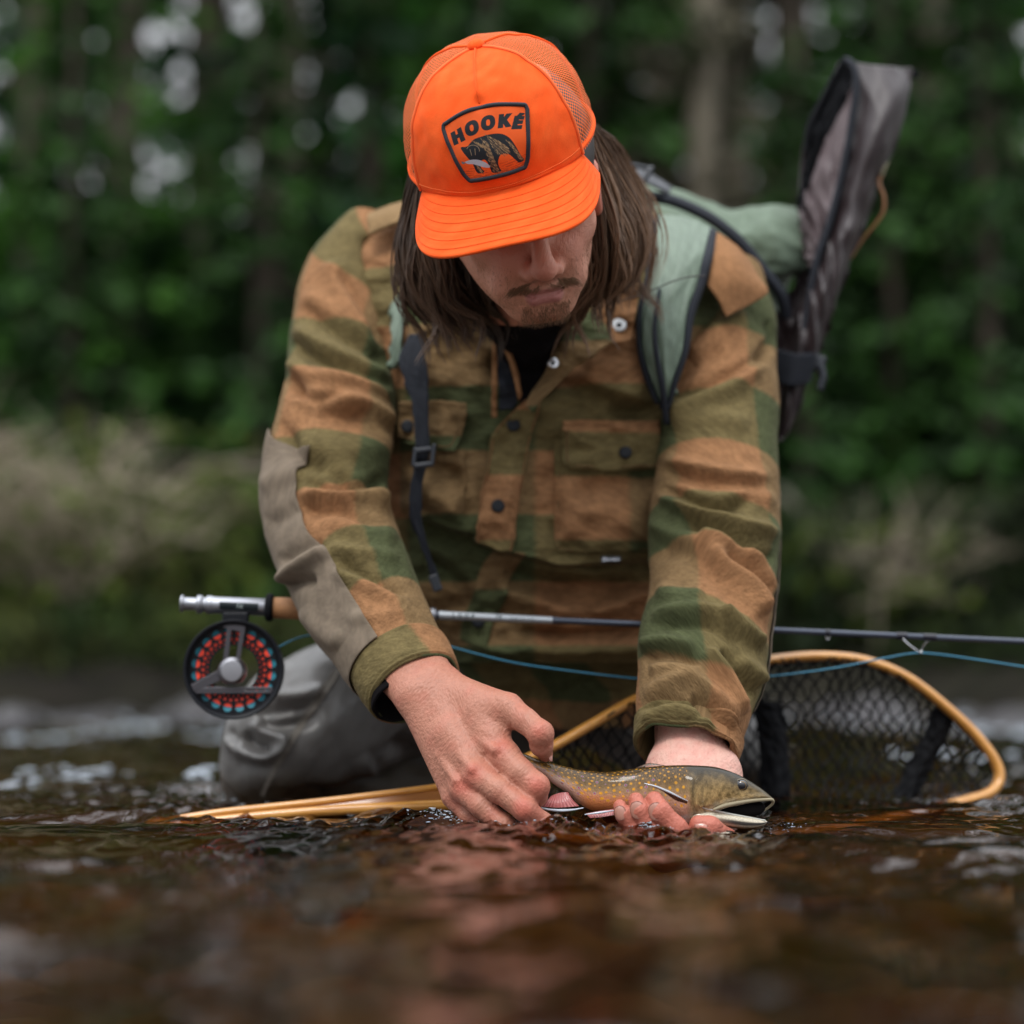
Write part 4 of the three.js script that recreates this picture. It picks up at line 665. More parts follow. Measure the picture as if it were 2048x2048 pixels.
patchOn('pocket_flap', [[[796, 803], [865, 800], [934, 806]], [[794, 850], [862, 850], [927, 855]], [[795, 876], [860, 888], [916, 890]], [[800, 884], [862, 899], [908, 903]]], 0.015, 0.006, M.wool, { shift: [0.02, 0.06], bulge: 0.003 });
for (const pts of [[[1134, 862], [1134, 905], [1138, 924], [1150, 930], [1230, 933], [1316, 930]], [[796, 870], [830, 881], [862, 890], [900, 892], [908, 880], [918, 850], [924, 812]], [[1120, 945], [1117, 1000], [1117, 1060], [1116, 1090], [1126, 1098], [1220, 1100], [1316, 1098]]]) mesh('stitching', bar(pts.map(([x, y], i) => onChest(x, y, pts[0][1] === 945 ? 0.0045 : 0.0158)), 0.0012, { sides: 6, steps: 60 }), M.woolTan, jacket);
// placket: the buttoned strip down the front
const placket = [[[1049, 800], [1064, 806], [1080, 812]], [[1012, 836], [1046, 832], [1078, 826]], [[986, 868], [1028, 870], [1066, 862]], [[976, 925], [1014, 925], [1054, 918]], [[962, 985], [1004, 988], [1044, 982]], [[955, 1040], [996, 1046], [1034, 1040]], [[953, 1084], [990, 1096], [1024, 1102]]];
patchOn('placket', placket, 0.0105, 0.006, M.wool, { shift: [0.115, 0.03], nu: 24, nv: 70 });
for (const k of [0.07, 0.93]) mesh('stitching', bar(Array.from({ length: 14 }, (_, i) => { const q = along(placket.map((r) => along(r, k)), i / 13); return onChest(q[0], q[1], 0.0108); }), 0.0009, { sides: 6, steps: 60 }), M.woolOrange, jacket);
patchOn('placket', [[[985, 1100], [1018, 1106], [1050, 1112]], [[960, 1140], [1000, 1150], [1022, 1156]], [[945, 1190], [980, 1196], [1012, 1200]], [[925, 1240], [950, 1244], [985, 1246]], [[918, 1280], [940, 1290], [970, 1300]]], 0.006, 0.004, M.wool, { shift: [0.0, 0.085], nu: 20, nv: 50 });
// the open collar
const lapel = [[[1049, 812], [1056, 818], [1062, 824]], [[1060, 786], [1072, 790], [1090, 794]], [[1088, 744], [1108, 750], [1130, 757]], [[1111, 688], [1136, 712], [1160, 728]], [[1134, 654], [1164, 684], [1191, 708]], [[1165, 630], [1192, 664], [1213, 693]], [[1192, 614], [1212, 650], [1226, 686]]].map((r) => r.map((q, i) => [q[0], q[1], 0.008 * i]));
patchOn('lapel', lapel, 0.03, 0.005, M.wool, { shift: [0.16, 0.03], bulge: 0.009, nu: 30, nv: 60 });
patchOn('collar', [[[1196, 560, -0.01], [1236, 556], [1276, 560]], [[1193, 605], [1234, 604], [1274, 606]], [[1200, 650], [1236, 650], [1268, 646]], [[1221, 690], [1242, 686], [1261, 679]]], 0.034, 0.005, M.woolOrange, { nu: 24, nv: 40, wave: 0.003 });
patchOn('collar', [[[840, 560], [900, 560], [960, 580]], [[860, 610], [915, 605], [975, 628]], [[890, 650], [940, 650], [990, 664]]], 0.02, 0.005, M.woolTan, { nu: 24, nv: 30, wave: 0.004 });
patchOn('facing', [[[930, 622, 0.004], [958, 640]], [[976, 644, 0.006], [986, 668]], [[1004, 676, 0.006], [1006, 700]], [[1026, 726, 0.006], [1021, 736]], [[1044, 790, 0.004], [1036, 800]]], 0.024, 0.004, M.woolOrange, { nu: 12, nv: 50 });
patchOn('zip_flap', [[[992, 690], [1004, 700]], [[995, 735], [1020, 740]], [[998, 780], [1034, 792]], [[998, 822], [1028, 816]]], 0.01, 0.003, M.webbing, { nu: 14, nv: 40 });
patchOn('front_edge', [[[984, 680], [994, 684]], [[984, 740], [995, 742]], [[983, 800], [993, 802]], [[982, 835], [992, 836]]], 0.011, 0.004, M.woolOrange, { nu: 8, nv: 40 });
// the yoke on the left shoulder, and the strip of yoke that shows on the right one
{
  const yoke = (net, mat) => { const g = sheet(30, 30, netPoint(net), 0.005, TILE); return mesh('shoulder_yoke', g, mat, jacket); };
  yoke([[[1436, 462, 2.505], [1475, 490, 2.505], [1500, 520, 2.52]], [[1428, 500, 2.475], [1475, 520, 2.47], [1520, 555, 2.5]], [[1420, 540, 2.458], [1468, 560, 2.452], [1535, 588, 2.485]], [[1414, 570, 2.452], [1440, 605, 2.448], [1455, 632, 2.45]]], M.woolOrange);
  yoke([[[735, 426, 2.53], [780, 408, 2.53], [826, 396, 2.54]], [[733, 440, 2.505], [782, 424, 2.5], [826, 412, 2.51]], [[737, 468, 2.49], [785, 446, 2.482], [828, 432, 2.485]]], M.woolTan);
}
// snaps
function disc(name, p, n, r, h, mat, parent) { const g = new THREE.LatheGeometry([[0, h], [r * 0.7, h], [r * 0.92, h * 0.8], [r, h * 0.3], [r, 0], [0, 0]].map((q) => new THREE.Vector2(...q)), 24); return mesh(name, placed(g, p, facing(V(0, 1, 0), n)), mat, parent); }
for (const [x, y, l, r] of [[1027, 850, 0.0115, 0.0078], [996, 1012, 0.0115, 0.0078], [1251, 905, 0.019, 0.0075], [815, 853, 0.019, 0.0078], [957, 1243, 0.009, 0.0075]]) disc('snap_button', onChest(x, y, l), V(0, 0.1, 1), r, 0.0028, M.snap, jacket);
disc('snap_button', onChest(1238, 650, 0.0345), V(-0.1, 0.25, 1), 0.0085, 0.0022, M.whiteSnap, jacket);
disc('snap_hole', onChest(1238, 650, 0.0368), V(-0.1, 0.25, 1), 0.0028, 0.0006, M.black, jacket);
disc('snap_button', onChest(1106, 727, 0.048), V(0.3, 0.15, 1), 0.0068, 0.003, M.steel, jacket);
disc('snap_hole', onChest(1106, 727, 0.0511), V(0.3, 0.15, 1), 0.0024, 0.0006, M.black, jacket);
disc('snap_button', onChest(999, 687, 0.014), V(0.6, 0.1, 0.8), 0.0055, 0.003, M.steel, jacket);
{ // woven label under the chest pocket
  const c = document.createElement('canvas'); c.width = 128; c.height = 48; const k = c.getContext('2d'); k.fillStyle = '#0a0d14'; k.fillRect(0, 0, 128, 48); k.fillStyle = '#d8dce4'; k.font = 'bold 34px serif'; k.textAlign = 'center'; k.fillText('Hooké', 64, 35);
  const t = new THREE.CanvasTexture(c); t.colorSpace = THREE.SRGBColorSpace;
  const g = grid(8, 4, (u, v) => onChest(lerp(1202, 1242, u), lerp(1127, 1112, v), 0.024 - 0.006 * v), undefined, true);
  mesh('woven_label', g, std({ map: t, roughness: 0.7 }), jacket);
}
// lower back panel of the jacket hanging behind the hands
{
  const net = [[[905, 1320, 2.63], [1030, 1322, 2.59], [1160, 1322, 2.58], [1300, 1318, 2.6]], [[935, 1365, 2.62], [1040, 1365, 2.59], [1160, 1365, 2.585], [1300, 1362, 2.6]], [[960, 1410, 2.63], [1050, 1412, 2.6], [1160, 1410, 2.595], [1300, 1405, 2.61]], [[985, 1460, 2.64], [1060, 1462, 2.61], [1160, 1460, 2.605], [1300, 1455, 2.62]]];
  const f = netPoint(net), g = sheet(60, 50, (u, v) => { const p = f(u, v); p.z += 0.006 * noise(u * 4, v * 3, 2); return p; }, 0.006, TILE), uv = g.attributes.uv; for (let i = 0; i < uv.count; i++) uv.setXY(i, uv.getX(i) + 0.18, uv.getY(i) + 0.08);
  mesh('jacket_tail', g, M.wool, jacket);
}
// dark shirt in the open collar, and its cuff inside the right sleeve
{
  const g = limb([[1050, 545, 2.335, 90, 1], [1052, 600, 2.36, 92, 0.95], [1055, 655, 2.41, 78, 0.85], [1056, 715, 2.455, 58, 0.8], [1050, 775, 2.49, 40, 0.8], [1046, 830, 2.51, 22, 0.8]], 60, 60, (p) => 0.005 * noise(p.x * 18, p.y * 9, p.z * 18) + 0.003 * noise(p.x * 40, p.y * 25, p.z * 40), { inner: false, scale: 8 }).geo;
  const net = [[[978, 635], [1050, 640], [1126, 648]], [[998, 690], [1055, 690], [1114, 692]], [[1018, 740], [1058, 742], [1092, 746]], [[1034, 788], [1050, 788], [1064, 788]], [[1042, 814], [1047, 814], [1052, 814]]];
  const v = sheet(24, 40, (a, b) => { const q = along(net.map((r) => along(r, a)), b); return onChest(q[0], q[1], 0.003 + 0.004 * noise(q[0] * 0.03, q[1] * 0.012, 1)); }, 0.003, 8);
  mesh('shirt', joined([g, v]), M.shirt, man);
  mesh('shirt_cuff', limb([[775, 1290, 2.262, 76, 0.85], [800, 1335, 2.243, 78, 0.85], [817, 1374, 2.228, 84, 0.88], [824, 1390, 2.222, 86, 0.88]], 60, 30, (p) => 0.0012 * noise(p.x * 40, p.y * 40, p.z * 40)).geo, M.shirt, man);
}
// -- waders: the right knee at the left of the hands, the left leg behind the net
{
  const folds = foldField([[[[520, 1440], [560, 1450], [640, 1430]], 10, 14, -0.012], [[[545, 1400], [590, 1402], [650, 1385]], 12, 9, 0.013], [[[510, 1425], [560, 1420], [625, 1410]], 8, 8, -0.01], [[[455, 1475], [480, 1500], [520, 1515], [560, 1500], [578, 1470]], 9, 9, 0.013], [[[490, 1465], [505, 1488], [545, 1500]], 12, 9, -0.014], [[[462, 1460], [470, 1480], [478, 1500]], 6, 6, -0.008], [[[500, 1450], [540, 1468], [575, 1478]], 8, 8, 0.008], [[[470, 1520], [520, 1535], [560, 1530]], 14, 12, -0.006], [[[720, 1505], [745, 1545], [775, 1590]], 8, 22, 0.012], [[[640, 1420], [700, 1460], [730, 1510]], 40, 40, 0.006], [[[780, 1480], [830, 1530], [860, 1590]], 26, 26, -0.014], [[[560, 1560], [620, 1575], [700, 1565]], 20, 20, 0.006]]);
  const bump = (p, n) => { const [x, y] = seenAt(p); return folds(x, y) * sstep(-0.1, 0.4, n.z) + 0.0025 * noise(p.x * 11, p.y * 11, p.z * 11) + 0.001 * noise(p.x * 33, p.y * 33, p.z * 33); };
  const thigh = limb([[960, 1340, 2.74, 120, 0.9], [850, 1370, 2.7, 128, 0.9], [740, 1400, 2.65, 140, 0.9], [650, 1432, 2.6, 140, 0.85], [578, 1470, 2.57, 128, 0.85], [536, 1520, 2.57, 98, 0.9], [548, 1590, 2.61, 90, 0.9], [590, 1680, 2.7, 92, 0.9], [650, 1780, 2.86, 85, 0.9]], 130, 240, bump, { inner: false, scale: 3 });
  const other = limb([[1150, 1330, 2.76, 120, 0.9], [1250, 1390, 2.74, 128, 0.9], [1350, 1450, 2.7, 130, 0.9], [1440, 1510, 2.68, 120, 0.9], [1470, 1590, 2.72, 90, 0.9], [1440, 1680, 2.82, 80, 0.9]], 70, 90, (p) => 0.004 * noise(p.x * 12, p.y * 12, p.z * 12), { inner: false, scale: 3 });
  const shin = limb([[560, 1545, 2.62, 55, 0.9], [640, 1560, 2.65, 72, 0.9], [740, 1568, 2.69, 80, 0.9], [850, 1560, 2.74, 84, 0.9], [980, 1540, 2.82, 72, 0.9]], 70, 90, (p) => 0.004 * noise(p.x * 12, p.y * 12, p.z * 12), { inner: false, scale: 3 });
  const hips = limb([[1050, 1180, 2.66, 170, 0.6], [1050, 1280, 2.68, 190, 0.6], [1050, 1370, 2.72, 200, 0.6], [1050, 1440, 2.76, 170, 0.6]], 60, 30, null, { inner: false, scale: 3 });
  const wetAndReflection = (g) => paint(g, (x, y, z) => { const k = sstep(0.05, 0.012, y + 0.02 * noise(x * 9, 2, z * 9)); return mix3([1, 1, 1], [0.5, 0.4, 0.27], k); });  // lower waders browned for wet cloth, with the dark water reflection painted in
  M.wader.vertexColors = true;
  const w = mesh('waders', joined([thigh.geo, other.geo, hips.geo, shin.geo].map(wetAndReflection)), M.wader, man);
  // the taped seam down the thigh, with its stitches
  const spots = []; for (let a = 0; a <= 90; a++) for (let b = 0; b <= 160; b++) { const p = thigh.point(0.28 + 0.44 * a / 90, b / 160, 0); spots.push([0.28 + 0.44 * a / 90, b / 160, ...seenAt(p)]); }
  const seam = []; for (let i = 0; i <= 26; i++) { const t = along([[676, 1346], [622, 1428], [572, 1505], [528, 1588]], i / 26); let best = spots[0], e = 1e9; for (const s of spots) { const d = (s[2] - t[0]) ** 2 + (s[3] - t[1]) ** 2; if (d < e) { e = d; best = s; } } seam.push(best); }
  for (let k = 0; k < 3; k++) for (let i = 1; i < 26; i++) { seam[i] = [(seam[i - 1][0] + 2 * seam[i][0] + seam[i + 1][0]) / 4, (seam[i - 1][1] + 2 * seam[i][1] + seam[i + 1][1]) / 4]; }
  mesh('seam', bar(seam.map(([u, v]) => thigh.point(u, v, 0.0006)), 0.0013, { sides: 6, steps: 120 }), std({ color: [0.19, 0.17, 0.145], roughness: 0.7 }), w);
  const st = []; for (let i = 0; i < 70; i++) { const t = i / 70, a = lerp(0, 26, t), k = Math.floor(a), f = a - k, u = lerp(seam[k][0], seam[k + 1][0], f), v = lerp(seam[k][1], seam[k + 1][1], f); st.push(bar([thigh.point(u - 0.004, v, 0.0014), thigh.point(u + 0.012, v + 0.004, 0.0006)], 0.0006, { sides: 4, steps: 1, caps: false })); }
  mesh('stitching', joined(st), std({ color: [0.2, 0.18, 0.15] }), w);
}
// -- hair: clumps of strands hanging from under the cap on both sides
{
  const r = seeded(21);
  const lock = (guides, n, width, dark, light) => {
    const parts = [];
    const clumps = Array.from({ length: Math.max(6, Math.round(n / 22)) }, () => ({ a: r() * (guides.length - 1), cut: 0.66 + 0.6 * Math.pow(r(), 0.9), ph: r() * 6, amp: 6 + 15 * r(), curl: 0.9 + 1.1 * r(), j: [(r() - 0.5) * 18, (r() - 0.5) * 10, (r() - 0.5) * 0.05], flick: (r() - 0.35) * 44, shade: r() }));
    for (let i = 0; i < n; i++) {
      const q0 = clumps[i % clumps.length], loose = r() < 0.2 ? 2.6 : 1, da = (r() - 0.5) * 0.8 * loose, j = [(r() - 0.5) * 9 * loose, (r() - 0.5) * 8, (r() - 0.5) * 0.02], cut = Math.min(1.26, q0.cut * (0.84 + 0.2 * r()));
      const pts = []; for (let s = 0; s <= 9; s++) { const t = s / 9 * cut, a = clamp(q0.a + da * (1 - 0.7 * (s / 9)), 0, guides.length - 1.001), k = Math.floor(a), f = a - k, T = Math.min(t, 1), p = along(guides[k], T), q = along(guides[k + 1], T), w = Math.sin(q0.ph + t * 6 * q0.curl) * q0.amp * t + q0.flick * t ** 4 + j[0] * (1 - 0.6 * t), ov = Math.max(0, t - 1) * 300; pts.push(at(lerp(p[0], q[0], f) + q0.j[0] * (0.3 + t) + w, lerp(p[1], q[1], f) + q0.j[1] + j[1] + ov, lerp(p[2], q[2], f) + q0.j[2] * (0.3 + 0.7 * t) + j[2])); }
      const w = width * (0.45 + 0.9 * r()), c = mix3(dark, light, clamp(0.6 * q0.shade + 0.5 * r() ** 1.4, 0, 1)), tip = mix3(c, light, 0.5);
      const g = bar(pts, (t) => w * (0.75 + 0.5 * t) * (1 - 0.9 * t ** 4), { sides: 4, steps: 14, caps: false });
      const cols = new Float32Array(g.attributes.position.count * 3); for (let q = 0; q < cols.length / 3; q++) { const t = Math.floor(q / 5) / 14; cols.set(mix3(c, tip, t), q * 3); }
      g.setAttribute('color', new THREE.BufferAttribute(cols, 3)); parts.push(g);
    }
    return joined(parts);
  };
  const dark = [0.016, 0.009, 0.0055], light = [0.1, 0.054, 0.03];
  const A = lock([
    [[836, 330, 2.26], [812, 420, 2.3], [802, 510, 2.31], [806, 580, 2.32], [836, 640, 2.33]], [[842, 345, 2.25], [826, 430, 2.28], [818, 520, 2.29], [830, 600, 2.3], [862, 655, 2.31]], [[850, 360, 2.25], [842, 440, 2.265], [842, 530, 2.275], [860, 610, 2.29], [905, 668, 2.3]], [[862, 370, 2.26], [860, 450, 2.265], [866, 530, 2.27], [890, 600, 2.29], [930, 640, 2.31]], [[880, 380, 2.28], [890, 460, 2.28], [910, 540, 2.285], [935, 590, 2.3], [955, 625, 2.33]], [[890, 380, 2.32], [905, 470, 2.31], [935, 550, 2.31], [965, 600, 2.33], [985, 630, 2.36]]], 1000, 0.00105, dark, light);
  const B = lock([
    [[1184, 250, 2.26], [1222, 280, 2.3], [1252, 330, 2.33], [1282, 395, 2.34], [1294, 470, 2.34], [1262, 560, 2.34]], [[1180, 265, 2.24], [1212, 320, 2.27], [1242, 390, 2.29], [1266, 460, 2.3], [1266, 530, 2.31], [1236, 590, 2.32]], [[1178, 280, 2.23], [1200, 350, 2.25], [1222, 430, 2.26], [1240, 500, 2.27], [1234, 560, 2.29], [1204, 600, 2.31]], [[1176, 290, 2.24], [1188, 370, 2.25], [1202, 450, 2.255], [1212, 520, 2.27], [1204, 575, 2.29], [1180, 612, 2.31]], [[1172, 300, 2.26], [1178, 390, 2.265], [1184, 470, 2.27], [1184, 540, 2.28], [1172, 600, 2.3], [1150, 640, 2.32]], [[1170, 320, 2.3], [1172, 420, 2.29], [1174, 500, 2.29], [1166, 570, 2.3], [1150, 620, 2.32], [1130, 650, 2.34]]], 1100, 0.00105, dark, [0.2, 0.11, 0.06]);
  const E2 = lock([[[895, 430, 2.3], [912, 500, 2.29], [930, 560, 2.29], [950, 620, 2.31], [968, 660, 2.33]], [[905, 430, 2.29], [925, 500, 2.275], [950, 560, 2.28], [978, 612, 2.3], [1000, 648, 2.33]], [[915, 440, 2.3], [940, 510, 2.285], [968, 575, 2.29], [995, 620, 2.315], [1012, 650, 2.35]]], 260, 0.00105, dark, [0.045, 0.025, 0.014]);
  const C = lock([[[836, 330, 2.26], [806, 420, 2.31], [792, 510, 2.33], [800, 590, 2.33], [826, 650, 2.34]], [[880, 380, 2.28], [890, 460, 2.28], [906, 550, 2.28], [930, 620, 2.3], [950, 690, 2.33]]], 60, 0.0006, dark, light), D2 = lock([[[1184, 250, 2.26], [1230, 280, 2.31], [1264, 330, 2.34], [1296, 395, 2.35], [1308, 480, 2.35], [1280, 580, 2.34]], [[1172, 300, 2.26], [1178, 390, 2.265], [1184, 470, 2.27], [1190, 550, 2.28], [1176, 620, 2.3], [1140, 670, 2.32]]], 90, 0.0006, dark, [0.2, 0.11, 0.06]);
  mesh('hair', joined([A, B, C, D2, E2]), M.hair, man);
  const cap = new THREE.SphereGeometry(1, 32, 20); cap.scale(0.083, 0.09, 0.1); cap.translate(0, 0.004, -0.014); cap.applyMatrix4(faceMatrix);
  const fill = [[[850, 400, 2.33], [850, 520, 2.34], [890, 610, 2.35], 34], [[1225, 330, 2.36], [1235, 450, 2.36], [1215, 560, 2.36], 36], [[1175, 420, 2.33], [1175, 520, 2.33], [1160, 600, 2.35], 20], [[930, 470, 2.36], [945, 540, 2.37], [975, 600, 2.39], 26]].map(([a, b, c, w]) => limb([[...a, w * 0.7, 0.6], [...b, w, 0.6], [...c, w * 0.5, 0.6]], 20, 20, null, { inner: false }).geo);
  mesh('hair', joined([cap, ...fill].map((g) => paint(g, () => [0.02, 0.012, 0.008]))), M.hair, man);
  // one loose strand of hair blown across the shoulder strap
  const stray = bar([at(1225, 606, 2.39), at(1262, 596, 2.385), at(1300, 582, 2.38), at(1345, 563, 2.375), at(1382, 553, 2.375), at(1410, 552, 2.385)], 0.0008, { sides: 5, steps: 40 });
  mesh('hair_strand', paint(stray, () => [0.02, 0.014, 0.01]), M.hair, man);
}

// -- the cap
{
  const H = 0.106, RX = 0.0935, RZ = 0.106, FRONT = 1.02;
  const crown = (a, t, lift = 0) => {   // a: angle from the front, t: 0 at the edge .. 1 at the button
    const s = Math.sin(t * Math.PI / 2), c = Math.cos(t * Math.PI / 2), front = Math.exp(-((a / 0.95) ** 4)), k = Math.pow(c, 0.8 - 0.16 * front), side = 1 + 0.03 * Math.sin(Math.PI * t) + 0.035 * front * Math.sin(Math.PI * t) * (1 - t);
    const dimple = -0.0035 * Math.exp(-((a / 0.08) ** 2)) * Math.exp(-(((t - 0.55) / 0.05) ** 2)) + 0.0016 * Math.exp(-((a / 0.05) ** 2)) * sstep(0.56, 0.62, t);
    const x = RX * k * side * Math.sin(a), z = (RZ * k * side) * Math.cos(a) - 0.012 * s, y = H * Math.pow(s, 0.93) + (a > 0 ? 0 : 0) - 0.004 * (1 - c) ;
    const n = V(Math.sin(a) * c, s * 0.85, Math.cos(a) * c).normalize(), w = 0.0008 * noise(x * 40, y * 40, z * 40 + 3) + 0.0012 * noise(x * 14, y * 14, z * 14);
    return onCap(x + n.x * (lift + dimple + w), y + n.y * (lift + dimple + w), z + n.z * (lift + dimple + w));
  };
  const seamAt = (t) => FRONT + 0.5 * t * t * 0;
  const front = sheet(110, 90, (u, v) => crown(lerp(-seamAt(v), seamAt(v), u), Math.min(v, 0.995)), 0.0022, TILE * 2);
  const capMesh = mesh('cap', front, M.capCloth, man);
  // open mesh at the sides and back, see-through
  const holes = tex(64, 64, (u, v) => { const c = (x, y) => Math.hypot((((u - x + 1.5) % 1) - 0.5) * 1.0, (((v - y + 1.5) % 1) - 0.5)) < 0.29 ? 0 : 1, k = c(0.25, 0.25) * c(0.75, 0.75); return [k, k, k]; }, { srgb: false });
  const back = grid(150, 60, (u, v) => crown(lerp(FRONT, Math.PI * 2 - FRONT, u), Math.min(v, 0.992)), (u, v) => [u * 0.42 / 0.0044, v * 0.165 / 0.0044]);
  mesh('mesh_panel', back, std({ color: [0.92, 0.17, 0.03], roughness: 0.75, alphaMap: holes, transparent: true, side: THREE.DoubleSide }), capMesh);
  const line = (fn, r, name, mat = M.capCloth) => mesh(name, bar(Array.from({ length: 20 }, (_, i) => fn(i / 19)), r, { sides: 8, steps: 80 }), mat, capMesh);
  for (const s of [-1, 1]) { line((t) => crown(s * FRONT, t * 0.97, 0.0003), 0.0018, 'seam', std({ color: [0.85, 0.14, 0.03], roughness: 0.9 })); line((t) => crown(s * (FRONT + 1.05), t * 0.97, 0.0003), 0.0016, 'seam'); }
  line((t) => crown(0, 0.56 + 0.42 * t, 0.0002), 0.0011, 'seam');
  line((t) => crown(lerp(FRONT, Math.PI * 2 - FRONT, t), 0.02, -0.0008), 0.0028, 'sweatband');
  const but = new THREE.SphereGeometry(1, 20, 12); but.scale(0.0088, 0.0052, 0.0088); but.translate(0, H - 0.002, -0.0125); but.applyMatrix4(capMatrix);
  mesh('button', but, M.capCloth, capMesh);
  // brim
  const brimPoint = (u, v) => {
    const s = u * 2 - 1, a = s * 1.06, ix = RX * 0.965 * Math.sin(a), iz = RZ * 0.965 * Math.cos(a), b = s * Math.PI / 2, ox = 0.0925 * Math.sign(Math.sin(b)) * Math.abs(Math.sin(b)) ** 0.72, oz = 0.05 + 0.133 * Math.abs(Math.cos(b)) ** 0.62;
    const k = v ** 0.9, x = lerp(ix, ox, k), z = lerp(iz, Math.max(oz, iz - 0.002), k);
    return onCap(x, 0.0035 - 0.019 * Math.min(1, v * 1.0) - 0.0 - 1.35 * x * x * (0.35 + 0.65 * v) + 0.00018 * Math.sin(v * 60), z);
  };
  mesh('brim', sheet(120, 50, brimPoint, 0.0042, TILE * 2), M.capCloth, capMesh);
  for (const v of [0.18, 0.32, 0.46, 0.6, 0.74, 0.88]) line((t) => brimPoint(lerp(0.02, 0.98, t), v).add(V(0, 0.0003, 0.0002)), 0.00032, 'stitching', M.capCloth);
  line((t) => { const p = brimPoint(t, 0.02); return p.add(V(0, 0.0014, 0.0012)); }, 0.0016, 'seam');
  for (const o of [0.035, 0.06]) { const st = []; for (let i = 0; i < 110; i++) st.push(bar([crown(lerp(-0.99, 0.99, (i + 0.15) / 110), o, 0.0008), crown(lerp(-0.99, 0.99, (i + 0.75) / 110), o, 0.0008)], 0.00035, { sides: 4, steps: 1, caps: false })); if (o < 0.05) mesh('stitching', joined(st), std({ color: [0.95, 0.25, 0.06] }), capMesh); }
  // embroidered patch: a shield with a rolled navy edge
  const W = (v) => (0.0262 + 0.0172 * v) * 1.12 * (v < 0.08 ? 0.9 + 1.25 * v : 1) * (v > 0.9 ? 1 - 0.5 * (v - 0.9) : 1), patchA0 = 0.03, T0 = 0.1, T1 = 0.515;
  const shield = (u, v, lift) => { const s = u * 2 - 1, w = W(v) / (RX * 1.02), top = 1 - 0.2 * s * s * v; return crown(patchA0 + s * w, lerp(T0, T1, v * top), lift); };
  const c = document.createElement('canvas'); c.width = 1024; c.height = 768; const k = c.getContext('2d');
  k.fillStyle = '#e2560c'; k.fillRect(0, 0, 1024, 768);
  k.fillStyle = '#8a2c06'; for (let i = 0; i < 150; i++) { const y = 640 + 100 * Math.abs(Math.sin(i * 12.7)), x = 130 + 760 * Math.abs(Math.sin(i * 5.13)); k.globalAlpha = 0.5; k.fillRect(x, y, 30 + 60 * Math.abs(Math.sin(i)), 4); } k.globalAlpha = 1;
  const ink = '#0a141c';
  [...'HOOKÉ'].forEach((ch, i) => { const t = (i - 2) / 2; k.save(); k.translate(512 + [-300, -146, 22, 178, 300][i], 262 + 84 * t * t); k.rotate(t * 0.36); k.transform(1, 0, -0.16, 1, 0, 0); k.scale(1.24, 1.15); k.font = 'bold 168px sans-serif'; k.textAlign = 'center'; k.fillStyle = k.strokeStyle = ink; k.lineWidth = 20; k.lineJoin = 'miter'; k.strokeText(ch, 0, 0); k.fillText(ch, 0, 0); k.restore(); });
  const shape = (pts, fill) => { k.beginPath(); k.moveTo(...pts[0]); for (let i = 1; i < pts.length; i++) { const q = pts[i], n = pts[(i + 1) % pts.length]; k.quadraticCurveTo(q[0], q[1], (q[0] + n[0]) / 2, (q[1] + n[1]) / 2); } k.closePath(); k.fillStyle = fill; k.fill(); };
  // a walking bear, head low, with a fish across its mouth
  k.translate(-70, 10); k.scale(1.1, 1.0);
  shape([[330, 395], [380, 330], [460, 318], [540, 310], [650, 330], [715, 400], [745, 500], [770, 640], [800, 690], [740, 700], [715, 650], [670, 560], [600, 540], [560, 620], [565, 690], [580, 720], [490, 722], [485, 660], [470, 560], [420, 560], [400, 640], [440, 690], [360, 700], [345, 620], [340, 540], [300, 470]], ink);
  shape([[300, 400], [255, 385], [270, 440], [300, 500], [330, 560], [390, 560], [420, 500], [430, 420], [380, 380]], ink);
  const fur = (x0, y0, x1, y1, n, w) => { for (let i = 0; i < n; i++) { const t = i / n, h = Math.abs(Math.sin(i * 91.7)), g = Math.abs(Math.sin(i * 37.1)), x = lerp(x0, x1, t) + (h - 0.5) * w, y = lerp(y0, y1, t) + (g - 0.5) * w; k.strokeStyle = ['#8a6c4c', '#6f5439', '#a1835e', '#57432f'][i % 4]; k.lineWidth = 5; k.beginPath(); k.moveTo(x, y); k.lineTo(x + 10 + 8 * h, y + 22 + 8 * g); k.stroke(); } };
  fur(560, 350, 620, 500, 150, 110); fur(480, 350, 520, 690, 110, 44); fur(400, 360, 470, 420, 60, 60); fur(690, 430, 760, 660, 60, 26); fur(372, 600, 390, 670, 24, 26);
  k.strokeStyle = '#9a8468'; k.lineWidth = 5; k.beginPath(); k.arc(370, 450, 60, 3.6, 6.6); k.stroke(); k.beginPath(); k.moveTo(345, 430); k.lineTo(350, 500); k.moveTo(392, 430); k.lineTo(384, 500); k.stroke();
  shape([[275, 560], [320, 540], [400, 548], [470, 600], [500, 660], [430, 640], [350, 590], [290, 585]], '#aab2bd'); shape([[285, 570], [240, 540], [250, 590]], '#6b7077');
  const art = new THREE.CanvasTexture(c); art.colorSpace = THREE.SRGBColorSpace;
  const pg = grid(60, 50, (u, v) => shield(u, v, 0.0026), (u, v) => { const s = u * 2 - 1; return [0.5 + s * W(v) / 0.0985, v * (1 - 0.1 * s * s)]; });
  const patch = mesh('cap_patch', pg, std({ map: art, roughness: 0.8, bumpMap: clothBump, bumpScale: 0.0002 }), capMesh);
  const rim = []; for (let i = 0; i <= 18; i++) rim.push(shield(1, i / 18, 0.002)); for (let i = 1; i <= 24; i++) rim.push(shield(1 - i / 24, 1, 0.002)); for (let i = 1; i <= 18; i++) rim.push(shield(0, 1 - i / 18, 0.002)); for (let i = 1; i < 20; i++) rim.push(shield(i / 20, 0, 0.002));
  mesh('patch_edge', bar(rim, 0.0024, { closed: true, sides: 10, steps: 260 }), std({ color: [0.008, 0.012, 0.02], roughness: 0.75 }), capMesh);
}
